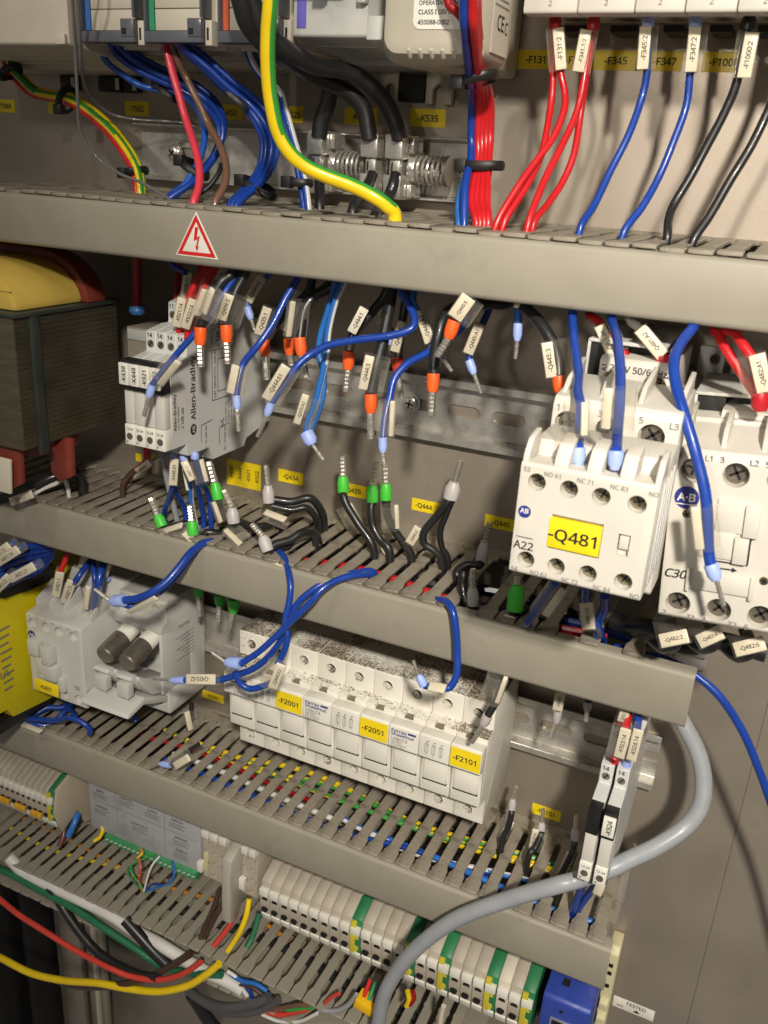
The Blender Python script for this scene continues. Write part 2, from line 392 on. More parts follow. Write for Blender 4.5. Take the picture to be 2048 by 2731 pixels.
# warning triangle on the first duct
def warn():
    d = D1 + 1.85
    A, B, C = at(521, 563, d), at(583, 690, d), at(469, 683, d)
    A = (-100, 0, 0) if False else A
    cx = (B[0] + C[0]) / 2; zb = (B[2] + C[2]) / 2; hw = (B[0] - C[0]) / 2; zt = A[2]
    def tri(s_, oz): 
        cz = zb + (zt - zb) / 3
        return [(cx - hw * s_, cz + (zb - cz) * s_), (cx + hw * s_, cz + (zb - cz) * s_), (cx, cz + (zt - cz) * s_)]
    o = tag(build(MB().prism(tri(1.0, 0), d, d + 0.3, 'd'), 'warning_sign', WHITE, bevel=0.2), 'white triangular warning sign with red border and lightning arrow on the top duct', 'warning sign')
    outer, inner = tri(0.90, 0), tri(0.66, 0)
    vs = [(p[0], d + 0.38, p[1]) for p in outer + inner]
    build(MB().add(vs, [(0, 1, 4, 3), (1, 2, 5, 4), (2, 0, 3, 5)]), 'red_border', RED, o)
    h = zt - zb; Zc = zb + h * 0.40
    bolt = [(-.03, .26), (.06, .26), (.02, .04), (.10, .08), (.035, -.17), (.075, -.15), (.01, -.27), (-.035, -.13), (.0, -.15), (.03, .0), (-.07, -.05)]
    build(MB().add([(cx + x * h, d + 0.38, Zc + zz * h) for x, zz in bolt], [tuple(range(len(bolt)))]), 'lightning_arrow', RED, o)
warn()

# ------------------------------------------------------------------ mounting rails
def screw(parent, c, r, name='screw', m_=STEEL, slot=True, washer=True):
    x, d, z = c
    mb = MB()
    if washer: mb.cyl((x, d, z), (x, d + 0.8, z), r * 1.35)
    pts = [(x, d + 0.8 + h * r, z) for h in (0, 0.25, 0.42, 0.52)]
    mb.tube(pts, [r, r * 0.96, r * 0.75, r * 0.3], 20)
    o = build(mb, name, m_, parent, ang=30)
    a = random.uniform(0, 1.5); e = d + 0.8 + 0.52 * r
    for q in (a, a + math.pi / 2):
        build(MB().obox((x, e, z), (math.cos(q), 0, math.sin(q)), (0, 1, 0), (-math.sin(q), 0, math.cos(q)), r * 0.55, 0.12, r * 0.11), 'screw_slot', DARK, o)
    return o
def rail(label, zc, x0, x1, slots, screws, d=7.5, H=35.0, slot=(18, 6.4)):
    t = 1.0; h = H / 2
    prof = [(d, zc + h), (d, zc + 13.5), (1.2, zc + 12.5), (1.2, zc - 12.5), (d, zc - 13.5), (d, zc - h), (d - t, zc - h), (d - t, zc - 14.5), (0.2, zc - 13.4), (0.2, zc + 13.4), (d - t, zc + 14.5), (d - t, zc + h)]
    o = build(MB().prism(prof, x0, x1, 'x'), 'mounting_rail', RAIL, bevel=0.25, seg=1)
    tag(o, label, 'rail', 'steel mounting rails on the panel')
    cb = MB()
    for sx in slots:
        pr = []
        for i in range(24):
            a = 2 * math.pi * i / 24; c, s_ = math.cos(a), math.sin(a)
            pr.append((sx + math.copysign((slot[0] - slot[1]) / 2, c) + c * slot[1] / 2, zc + s_ * slot[1] / 2))
        cb.prism(pr, -0.9, 4, 'd')
    if slots: cut(o, cb)
    for sx, dz in screws: screw(o, (sx, 1.2, zc + dz), 4.2)
    return o
rail('steel rail with slots behind the hanging orange ferrules', 0, -165, 265, [25.0 * k for k in range(-6, 4)], [(-30.5, 0), (-125.5, 2)])
rail('steel rail ending free beside the white fuse blocks', -174.0, -345, 130.6, [25.0 * k - 2 for k in range(2, 6)], [])
rail('upper steel rail holding the shield clamps', 119.0, -207, 2, [-180, -20], [(-184, 0), (-11.5, 1)], d=9, H=29)
tag(build(MB().prism([(1, -243), (9, -243), (9, -276), (1, -276)], 120.5, 128, 'x'), 'rail_end', RAIL, bevel=.4), 'short galvanised rail end beside the lower duct under the slim relays', 'rail')
rail('lowest steel rail under the terminal blocks', -336, -345, 122, [], [])

# ------------------------------------------------------------------ yellow labels stuck to the panel
def sticker(label, c0, c1, txt, tx=0.5, size=None, d=0.0, vertical=None, name='label_sticker'):
    a, b = at(*c0, d), at(*c1, d)
    x0, x1 = sorted((a[0], b[0])); z0, z1 = sorted((a[2], b[2]))
    o = tag(build(plate(x0, x1, z0, z1, d + 0.05, 0.2), name, YEL), label, 'label', 'yellow labels stuck on the panel')
    h = z1 - z0
    if vertical:
        n = len(vertical)
        for i, s_ in enumerate(vertical):
            text(s_, size or 3.6, (x0 + (x1 - x0) * (i + 0.55) / n, d + 0.33, (z0 + z1) / 2), (0, 0, 1), (-1, 0, 0), INK, o, bold=0.04)
    elif txt:
        for s_, f in (txt if isinstance(txt, list) else [(txt, tx)]):
            text(s_, size or h * 0.52, (x0 + (x1 - x0) * f, d + 0.33, (z0 + z1) / 2), (1, 0, 0), (0, 0, 1), INK, o, bold=0.05)
    return o
Z = 2.37
sticker('dark yellow label at the left picture edge under the cream module', (-20, 264), (42, 301), '-T5MX', 0.55)
sticker('yellow label half hidden behind the cable tie of the green yellow wires', (128, 272), (176, 305), '-K50')
sticker('yellow label reading -T502', (333, 269), (399, 311), '-T502', 0.5)
sticker('yellow label reading -K52 half behind the blue wire bundle', (588, 278), (650, 322), '-K52', 0.45)
sticker('yellow label ending in 25 behind the green yellow earth wire', (745, 282), (808, 329), '-K525', 0.55)
sticker('yellow label starting with -K5 behind the black cable', (920, 285), (1006, 335), '-K530', 0.5)
sticker('yellow label reading -K535', (1095, 289), (1187, 341), '-K535', 0.52)
sticker('yellow label reading -F131', (1384, 132), (1580, 187), [('-F131', 0.25), ('-F341', 0.78)])
sticker('yellow label reading -F345 between red and blue wires', (1581, 134), (1700, 189), '-F345', 0.52)
sticker('yellow label ending in 347 between the two blue wires', (1701, 136), (1816, 191), '-F347', 0.62)
sticker('yellow label reading -F100', (1878, 138), (1990, 194), '-F1000', 0.48)
sticker('tall yellow label with four upright codes under the slim relays', (605, 1222), (695.6, 1310), None, vertical=['-K438', '-K448', '-K921', '-K922'], size=3.4)
sticker('yellow label reading -Q434', (743, 1249), (808, 1296), '-Q434')
sticker('yellow label reading -Q435 between green ferrules', (906, 1283), (976.7, 1332), '-Q435')
sticker('yellow label reading -Q444', (1100, 1326.6), (1174, 1375), '-Q444', 0.42)
sticker('yellow label reading -Q445', (1295, 1370), (1370, 1420), '-Q445', 0.55)
sticker('small yellow label left of the white fuse blocks', (540, 1838), (597, 1877), '-F2001', 0.5, size=3)
sticker('yellow label reading -F2151 below the rail end', (1421, 2140), (1493, 2192.5), '-F2151', 0.5)
sticker('small yellow label left of the red wire under the transformer', (362, 1208), (378, 1232), None)
sticker('small yellow label right of the red wire under the transformer', (404, 1210), (416, 1232), None)
sticker('yellow label edge between the two big contactors', (1757, 1465), (1815, 1512), '-Q482')
# TESTED sticker
a, b = at(1637, 2655, 0), at(1748, 2722, 0)
o = tag(build(plate(132.7, 157.6, -358.4, -349.9, 0.05), 'test_sticker', WHITE, bevel=0.1), 'white sticker reading TESTED at the lower right of the panel', 'sticker')
text('TESTED', 3.6, (146.5, 0.36, -352.3), (1, 0, 0), (0, 0, 1), INK, o, bold=0.06)
text('DATE', 1.7, (137.2, 0.36, -356.0), (1, 0, 0), (0, 0, 1), INK, o, bold=0.05)
build(MB().add([(145.0, .36, -357), (149.5, .36, -357), (147.3, .36, -354.8)], [(0, 1, 2)]), 'print_mark', INK, o)

# ================================================================== devices
def cutter(holes, d1):                    # holes: (x, z, r, depth)
    c = MB()
    for x, z, r, dep in holes: c.cyl((x, d1 - dep, z), (x, d1 + 2, z), r, n=24)
    return c
def hole_screws(parent, holes, d1, m_=BRASS, rf=0.86, name='terminal_screw'):
    for x, z, r, dep in holes:
        b = d1 - dep; rr = r * rf
        o = build(MB().tube([(x, b - 0.3, z), (x, b + 1.2, z), (x, b + 1.7, z)], [rr, rr, rr * 0.8], 18), name, m_, parent, ang=30)
        a = random.uniform(0.2, 1.3)
        for q in (a, a + math.pi / 2):
            build(MB().obox((x, b + 1.72, z), (math.cos(q), 0, math.sin(q)), (0, 1, 0), (-math.sin(q), 0, math.cos(q)), rr * 0.72, 0.06, rr * 0.13), 'screw_slot', DARK, o)

# ---- slim relays
def relay(tagtxt, x0, zc, label, front=0, tagged=True, side=False, tagside=0.0, dtag=0.0, group='slim plug in relays'):
    w = 6.05; x1 = x0 + w
    t = thing('slim_relay', label, 'relay', (x0 + w / 2, 8, zc), group)
    f = front
    P = [(10, zc - 22), (34, zc - 27), (36, zc - 31), (66, zc - 31), (69, zc - 23.5), (87, zc - 23.5), (88, zc - 17), (100, zc - 17), (100, zc + 25), (88, zc + 27), (87, zc + 27), (86.6, zc + 37), (75, zc + 39), (69, zc + 39), (68.5, zc + 49), (58, zc + 51), (40, zc + 50), (34, zc + 40), (10, zc + 36)]
    build(MB().prism(P, x0, x1, 'x'), 'relay_socket', LIGHT, t, bevel=0.35, seg=1)
    # plug in relay body, tag and terminals on the front
    build(MB().box(x0 + 0.25, x1 - 0.25, 100, 104.5, zc - 6, zc + 12), 'relay_cube', RELW, t, bevel=0.5)
    build(MB().box(x0 + 0.1, x1 - 0.1, 100, 105.2, zc - 16.8, zc - 6.3), 'lower_terminal', WHITE, t, bevel=0.4)
    build(MB().cyl((x0 + w / 2, 105.0, zc - 12.3), (x0 + w / 2, 105.5, zc - 12.3), 1.75), 'indicator', DSTEEL, t)
    text('12-24', 1.7, (x0 + w / 2, 105.3, zc - 8.6), m_=INK, parent=t, bold=0.03)
    text('v', 2.0, (x0 + w / 2 - 1.6, 105.3, zc - 15.0), m_=INK, parent=t, bold=0.03)
    build(MB().box(x0 + 0.05, x1 - 0.05, 100, 106.3, zc + 11.5, zc + 26), 'tag_holder', BLACK, t, bevel=0.3)
    if tagged:
        k = build(MB().box(x0 + 0.2, x1 - 0.2, 106.4, 108.0, zc + 14, zc + 24.6), 'tag', WHITE, t, bevel=0.35)
        text(tagtxt, 3.2, (x0 + w / 2 + 0.2, 108.1, zc + 19.2), (0, 0, 1), (-1, 0, 0), INK, k, bold=0.06)
    for nm, dd, zz in (('14', 86.9, zc + 32), ('11', 68.9, zc + 44)):
        text(nm, 2.9, (x0 + w / 2 - 0.6, dd, zz + 3.2), m_=INK, parent=t, bold=0.05)
        h = build(MB().tube([(x0 + w / 2, dd - 0.3, zz - 1.2), (x0 + w / 2, dd + 0.15, zz - 1.2)], 1.9, 18), 'terminal_screw', DSTEEL, t)
        build(MB().obox((x0 + w / 2, dd + 0.2, zz - 1.2), (0.6, 0, 0.8), (0, 1, 0), (-0.8, 0, 0.6), 1.6, 0.06, 0.3), 'screw_slot', DARK, h)
    text('A1', 2.3, (x0 + w / 2, 87.2, zc - 20.6), m_=INK, parent=t, bold=0.04)
    if side:                               # prints on the right flank
        xs = x1 + 0.08; R, U = (0, 0, 1), (0, 1, 0)   # text runs upwards, letters lean to the front
        def st(s_, sz, d, z, bold=0.03, m_=INK): text(s_, sz, (xs, d, z), (0, 0, 1), (0, 1, 0), m_, t, 'LEFT', bold)
        lbl = build(MB().box(x1 - 0.02, x1 + 0.12, 88.5, 99.5, zc - 9, zc + 10.5), 'flank_label', RELW, t)
        for s_, sz, d, z, b_ in (('Allen-Bradley', 3.1, 97.4, zc - 8, .08), ('CAT 700-TBR24', 1.7, 94.6, zc - 8, .03), ('c UR us', 3.2, 91.6, zc - 8, .1)):
            text(s_, sz, (xs + 0.1, d, z), (0, 0, 1), (0, 1, 0), INK, lbl, 'LEFT', b_)
        st('Allen-Bradley', 5.4, 82.5, zc - 5.5, 0.14)
        build(MB().add([(xs, 82.5 + 2.6 * math.cos(i * .3142), zc - 10.5 + 2.9 * math.sin(i * .3142)) for i in range(20)], [tuple(range(20))]), 'brand_roundel', INK, t)
        text('AB', 3.0, (xs + 0.08, 82.5, zc - 10.5), (0, 0, 1), (0, 1, 0), LIGHT, t, bold=0.08)
        st('CAT 700-HLT1U  mm A', 2.4, 63.5, zc + 2, 0.03)
        st('c UR us', 4.2, 60.5, zc + 28, 0.12); st('CE  Made in USA', 2.2, 46, zc + 26, .02)
        st('14', 2.6, 79.5, zc + 33, 0.05); st('11', 2.4, 63.5, zc + 37, .05); st('A1  12-24V DC', 2.2, 72, zc - 24.5, .02); st('A2  12-24V DC', 2.2, 55, zc - 28.5, .02)
        for i in range(5): st(('IND CONT EQ', 'A PILOT DUTY', 'CAT NO 700', 'OR 700-TBR24', 'OR 700-TBR12')[i], 1.8, 54 - i * 2.6, zc - 13, .01)
        st('UL', 3.6, 57.5, zc - 14.5, .06)
        def ln(a, b, wd=0.22):
            a, b = Vector((xs, *a)), Vector((xs, *b)); q = (b - a).normalized().cross(Vector((1, 0, 0))) * wd
            build(MB().add([tuple(a - q), tuple(a + q), tuple(b + q), tuple(b - q)], [(0, 1, 2, 3)]), 'print_line', INK, t)
        for a, b in (((66, zc + 1), (66, zc + 27)), ((48, zc + 1), (48, zc + 27)), ((66, zc + 1), (48, zc + 1)), ((66, zc + 27), (48, zc + 27)), ((61, zc + 5), (61, zc + 22)), ((61, zc + 22), (52, zc + 22)), ((61, zc + 5), (52, zc + 5)),
                     ((76, zc - 19), (76, zc - 10)), ((76, zc - 10), (66, zc - 9)), ((60, zc - 24), (60, zc - 15)), ((60, zc - 15), (51, zc - 14)), ((76, zc + 22), (76, zc + 33)), ((66, zc + 38), (66, zc + 30))): ln(a, b)
    return t
RX = -139.3
for i, (tx, lb) in enumerate((('-K438', 'slim relay tagged -K438, leftmost of the four by the transformer'), ('-K448', 'slim relay tagged -K448, second of the four'), ('-K921', 'slim relay tagged -K921, third of the four'), ('-K922', 'slim relay with printed light grey flank, rightmost of the four'))):
    relay(tx, RX + 6.15 * i, 0, lb, side=(i == 3))
_ra = relay('-K923', 109.2, -174.0, 'slim relay with bare black tag holder near the free rail end', tagged=False)
_rb = relay('-K924', 116.5, -174.0, 'slim relay tagged -K924 near the free rail end')

for _r in (_ra, _rb): _r.location.y += 13 * S      # this rail stands closer to the panel

# ---- contactor with auxiliary block (-Q481)
def contactor(x0, zb, zt, D, zc, label, coil_txt, holes, low=None, cz=0, cx=0, w=44.5):
    x1 = x0 + w
    t = thing('contactor', label, 'contactor', (x0 + w / 2, 8, zb), 'large grey contactors')
    body = MB().prism([(8, zc - 36), (60, zc - 38), (62, (low if low is not None else zb)), (D - 1.5, zb), (D, zb + 1.5), (D, zt - 3), (D - 2, zt), (D - 32, zt + 3), (D - 33, zc + 40), (8, zc + 40)], x0, x1, 'x')
    b = build(body, 'housing', GREY, t, bevel=0.6)
    cut(b, cutter(holes, D)); hole_screws(t, holes, D, DSTEEL)
    # coil terminal block on top
    c0, c1 = x0 + 7.5 + cx, x1 - 9.5 + cx; zc += cz
    cb = build(MB().prism([(40, zc + 38), (D - 36, zc + 38), (D - 36, zc + 55), (D - 38, zc + 56.5), (40, zc + 56.5)], c0, c1, 'x'), 'coil_terminal_block', GREY, t, bevel=0.5)
    ch = [(c0 + 5.0, zc + 48, 3.4, 2.2), (c1 - 5.0, zc + 48, 3.4, 2.2)]
    k = cutter(ch, D - 36); k.box((c0 + c1) / 2 - 3.4, (c0 + c1) / 2 + 3.4, D - 42, D - 30, zc + 42.5, zc + 48); cut(cb, k)
    hole_screws(cb, ch, D - 36, BRASS)
    text(coil_txt, 3.5, ((c0 + c1) / 2 + 1, D - 35.9, zc + 52.8), m_=INK, parent=cb, bold=0.03)
    for s_, xx in (('A1', c0 + 1.9), ('A2', c1 - 1.4)): text(s_, 2.6, (xx, D - 35.9, zc + 52.5), (0, 0, 1), (-1, 0, 0), INK, cb, bold=0.04)
    # black coil cavity behind and mounting lugs
    build(MB().box(x0 + 1.5, x0 + 12, 30, D - 45, zc + 44, zc + 60), 'coil_frame', DARK, t, bevel=0.4)
    fr = MB(); fr.box(x0 + 0.6, x0 + 30, 30, D - 44, zc + 60.2, zc + 61.5); fr.box(x0 + 0.3, x0 + 1.4, 30, D - 44, zc + 43, zc + 61); build(fr, 'frame_rim', GREYS, t, bevel=0.2)
    build(MB().box(x0 + 16, x1 - 12, 30, D - 50, zc + 57, zc + 60), 'dark_slot', DARK, t)
    lug = build(MB().box(x1 - 8, x1 + 3.2, 20, 23, zc + 30, zc + 54), 'mounting_lug', GREYS, t, bevel=1.0)
    cut(lug, cutter([(x1 - 0.8, zc + 48.5, 2.4, 12)], 23))
    # shrouds on the upper slope
    for i in range(4):
        xx = x0 + 1.2 + i * (w - 4) / 3
        build(MB().prism([(D - 33, zt + 1), (D - 4, zt - 1), (D - 12, zt + 5), (D - 33, zt + 9)], xx, xx + 1.8, 'x'), 'terminal_barrier', GREY, t, bevel=0.3)
    return t
Q = (78.9, 170.5, 33.4, 39.3)               # aux block: x, depth, top, height
cq = contactor(77.6, -21, 47, 131.5, 0, 'grey contactor behind the block labelled -Q481', '230V 50/60Hz', [(83.6, 37.6, 4.6, 5), (98.2, 37.6, 4.6, 5), (113, 37.8, 4.6, 5)], low=-25)
for s_, fx in (('1', .05), ('3', .385), ('5', .70), ('L3', .95)): text(s_, 3.2, (77.6 + 44.5 * fx, 131.65, 43.3 - (0.4 if s_ == 'L3' else 0)), m_=INKG, parent=cq, bold=0.05)
def aux(x0, D, zt, h):
    w = 44.0; x1 = x0 + w; zb = zt - h; B = D - 37
    t = thing('auxiliary_contact_block', 'grey auxiliary contact block labelled -Q481 clipped on the contactor front', 'contact block', (x0 + w / 2, B, zb))
    b = build(MB().prism([(B, zb + 1), (B, zt + 4), (D - 16, zt + 4), (D - 14, zt - 1.2), (D - 0.8, zt), (D, zt - 0.8), (D, zb + 0.8), (D - 0.8, zb), (B + 4, zb)], x0, x1, 'x'), 'housing', GREY, t, bevel=0.5)
    hs = [(x0 + w * f, zt - 6.2 - 0.3 * i, 2.95, 5.0) for i, f in enumerate((0.135, 0.375, 0.61, 0.865))] + [(x0 + w * f, zb + 5.6, 2.95, 5.0) for f in (0.125, 0.36, 0.60, 0.86)]
    k = cutter(hs, D); k.box(x0 + w * 0.28, x0 + w * 0.66, D - 1.6, D + 1, zb + 11.5, zb + 23.5); k.box(x0 + w * 0.775, x0 + w * 0.86, D - 2.5, D + 1, zb + 14.2, zb + 21.6)
    cut(b, k); hole_screws(t, hs, D, BRASS, 0.8)
    lb = build(MB().box(x0 + w * 0.268, x0 + w * 0.655, D - 1.5, D + 0.35, zb + 12.1, zb + 22.4), 'label_plate', YEL, t, bevel=0.2)
    text('-Q481', 5.6, (x0 + w * 0.462, D + 0.45, zb + 17.1), m_=INK, parent=lb, bold=0.06, sx=1.12)
    build(MB().box(x0 + w * 0.783, x0 + w * 0.852, D - 2.4, D - 0.9, zb + 16.2, zb + 21), 'test_slider', GREY, t, bevel=0.3)
    text('A22', 4.0, (x0 + w * 0.095, D + 0.08, zb + 10.6), m_=INK, parent=t, bold=0.03)
    build(MB().box(x0 + w * 0.03, x0 + w * 0.16, D + 0.03, D + 0.09, zb + 13.2, zb + 13.5), 'print_line', INK, t)
    r_ = build(MB().tube([(x0 + w * 0.07, D - 0.2, zt - 17), (x0 + w * 0.07, D + 0.06, zt - 17)], 2.15, 28), 'brand_roundel', INKB, t)
    text('AB', 2.3, (x0 + w * 0.07, D + 0.12, zt - 16.6), m_=WHITE, parent=r_, bold=0.05)
    for i, (a_, c_) in enumerate((('53', 'NO 61'), ('', 'NC 71'), ('', 'NC 83'), ('', 'NO'))):
        if a_: text(a_, 2.1, (x0 + w * 0.05, D + 0.08, zt - 2.4), m_=INKG, parent=t, bold=0.02)
        text(c_, 2.1, (x0 + w * (0.245 + 0.24 * i), D + 0.08, zt - 2.8), m_=INKG, parent=t, bold=0.02)
    for i, (a_, c_) in enumerate((('54', 'NO 62'), ('', 'NC 72'), ('', 'NC 84'), ('', 'NO'))):
        if a_: text(a_, 2.1, (x0 + w * 0.045, D + 0.08, zb + 1.6), m_=INKG, parent=t, bold=0.02)
        text(c_, 2.1, (x0 + w * (0.235 + 0.24 * i), D + 0.08, zb + 1.7), m_=INKG, parent=t, bold=0.02)
    # entry shrouds on top
    for f in (0.0, 0.235, 0.475, 0.71, 0.955):
        xx = x0 + w * f
        build(MB().prism([(D - 15, zt - 1), (D - 1.4, zt - 0.4), (D - 2.0, zt + 2), (D - 6, zt + 6.5), (D - 15, zt + 8)], xx, xx + (1.9 if f in (0.0, 0.955) else 4.6), 'x'), 'entry_barrier', GREY, t, bevel=0.4)
    # ribs on the right flank
    for i in range(4): build(MB().box(x1 - 0.1, x1 + 0.5, D - 34 + i * 7, D - 31.5 + i * 7, zb + 2, zt - 2), 'flank_rib', GREYS, t, bevel=0.2)
    return t
aux(*Q)
# ---- contactor C30 at the right edge
PX = 143.0
cc = contactor(PX - 20.5, -32.8, 33.3, 118, -2, 'large contactor marked C30 at the right picture edge', '230V 50/60Hz', [(PX + q, z, 4.5, 5) for z in (29.0 - 3.2, -26.2) for q in (-13.6, .8, 15.2)], cz=-14, cx=4)
D = 118
for s_, fx, zz in (('1', -18.2, 31), ('L1', -8.6, 31), ('3', -4.3, 31), ('L2', 6.2, 31), ('5', 10.5, 31), ('2', -18.1, -30.6), ('T1', -8.4, -30.9), ('4', -3.8, -30.9), ('T2', 6.2, -30.9), ('6', 11, -30.9)):
    text(s_, 3.0, (PX + fx, D + 0.12, zz), m_=INKG, parent=cc, bold=0.05)
r_ = build(MB().tube([(PX - 14.7, D - 0.2, 15.5), (PX - 14.7, D + 0.08, 15.5)], 4.3, 32), 'brand_roundel', INKB, cc)
text('A·B', 4.2, (PX - 14.7, D + 0.16, 15.8), m_=WHITE, parent=r_, bold=0.12)
build(MB().box(PX - 18.2, PX - 11.2, D + 0.1, D + 0.16, 12.8, 13.2), 'roundel_line', WHITE, r_)
text('C30', 4.7, (PX - 15.9, D + 0.12, -14.2), m_=INK, parent=cc, bold=0.10, shear=0.25)
hole_screws(cc, [(PX - 14.1, 9.4, 2.0, 1.3), (PX + 14.6, -12, 2.0, 1.3)], D, BRASS)
for x_0, x_1, z_0, z_1, t_ in ((-7.5, -4, 6, 15, .7), (-4, 5.5, 4.5, 17, .9), (5.5, 10.5, 4, 15.5, 2.2), (-4.5, 3.2, -5.8, 5, .8), (3.2, 8.0, -6.5, 3.5, 2.2), (-9, -5.5, -6, 4, .6), (-10.5, 10.8, -19, -11.5, 1.0), (-11.6, -10.2, -20, -11, 1.8), (10.2, 11.6, -20, -11, 1.8)):
    build(MB().box(PX + x_0, PX + x_1, D - 0.2, D + t_, z_0, z_1), 'front_latch', GREY, cc, bevel=0.35)
build(MB().box(PX - 5, PX + 8.4, D - 0.1, D + 0.06, -7.4, -6.8), 'front_gap', DARK, cc); build(MB().box(PX + 8.1, PX + 8.7, D - 0.1, D + 0.06, -7, 5), 'front_gap', DARK, cc)
ar = build(MB().box(PX - 5, PX + 3.5, D + .02, D + 0.12, -9.9, -9.4), 'print_arrow', INK, cc)
build(MB().add([(PX + 3.5, D + .12, -10.6), (PX + 5.4, D + .12, -9.6), (PX + 3.5, D + .12, -8.6)], [(0, 1, 2)]), 'arrow_head', INK, ar)
# it hangs a little askew on its rail: turn it about its centre
_pv = Vector((PX, 0, 0)) * S; _l = Vector(cc.location); _a = -math.radians(4.0)
cc.rotation_euler = (0, _a, 0); cc.location = _pv + Matrix.Rotation(_a, 3, 'Y') @ (_l - _pv)

# ---- three pole fuse holders
def speckled(name, col, amt, thr):       # soot that settled on upward faces
    M = mat(name, col, 0.52, var=0.05, scale=70); n = M.node_tree.nodes; L = M.node_tree.links
    b = n['Principled BSDF']; src = b.inputs['Base Color'].links[0].from_socket
    tc = n.new('ShaderNodeTexCoord')
    z1 = n.new('ShaderNodeTexNoise'); z1.inputs['Scale'].default_value = 34; z1.inputs['Detail'].default_value = 3
    z2 = n.new('ShaderNodeTexNoise'); z2.inputs['Scale'].default_value = 900; z2.inputs['Detail'].default_value = 2
    L.new(tc.outputs['Object'], z1.inputs['Vector']); L.new(tc.outputs['Object'], z2.inputs['Vector'])
    gm = n.new('ShaderNodeNewGeometry'); sp = n.new('ShaderNodeSeparateXYZ'); L.new(gm.outputs['True Normal'], sp.inputs[0])
    up = n.new('ShaderNodeMapRange'); up.inputs[1].default_value = 0.3; up.inputs[2].default_value = 0.8; up.inputs[3].default_value = -0.16; L.new(sp.outputs[2], up.inputs[0]); up.inputs[4].default_value = 0.03
    s1 = n.new('ShaderNodeMath'); s1.operation = 'MULTIPLY'; L.new(z1.outputs[0], s1.inputs[0]); L.new(z2.outputs[0], s1.inputs[1])
    s2 = n.new('ShaderNodeMath'); s2.operation = 'ADD'; L.new(s1.outputs[0], s2.inputs[0]); L.new(up.outputs[0], s2.inputs[1])
    mr = n.new('ShaderNodeMapRange'); mr.inputs[1].default_value = thr; mr.inputs[2].default_value = thr + 0.07; mr.inputs[4].default_value = amt; L.new(s2.outputs[0], mr.inputs[0])
    br = n.new('ShaderNodeMapRange'); br.inputs[1].default_value = 0.50; br.inputs[2].default_value = 0.66; br.inputs[4].default_value = 0.55; L.new(z1.outputs[0], br.inputs[0])
    bu = n.new('ShaderNodeMath'); bu.operation = 'MULTIPLY'; L.new(br.outputs[0], bu.inputs[0]); u2 = n.new('ShaderNodeMapRange'); u2.inputs[1].default_value = 0.4; u2.inputs[2].default_value = 0.8; L.new(sp.outputs[2], u2.inputs[0]); L.new(u2.outputs[0], bu.inputs[1])
    m0 = n.new('ShaderNodeMix'); m0.data_type = 'RGBA'; L.new(bu.outputs[0], m0.inputs[0]); L.new(src, m0.inputs[6]); m0.inputs[7].default_value = rgb(150, 116, 78)
    mm = n.new('ShaderNodeMix'); mm.data_type = 'RGBA'; L.new(mr.outputs[0], mm.inputs[0]); L.new(m0.outputs[2], mm.inputs[6]); mm.inputs[7].default_value = rgb(46, 38, 32)
    L.new(mm.outputs[2], b.inputs['Base Color'])
    return M
SOOT = speckled('fuse_white_soot_specks', rgb(222, 217, 204), 0.75, 0.275)
FX, FWD = -107.16, 17.5
FD = 52.4
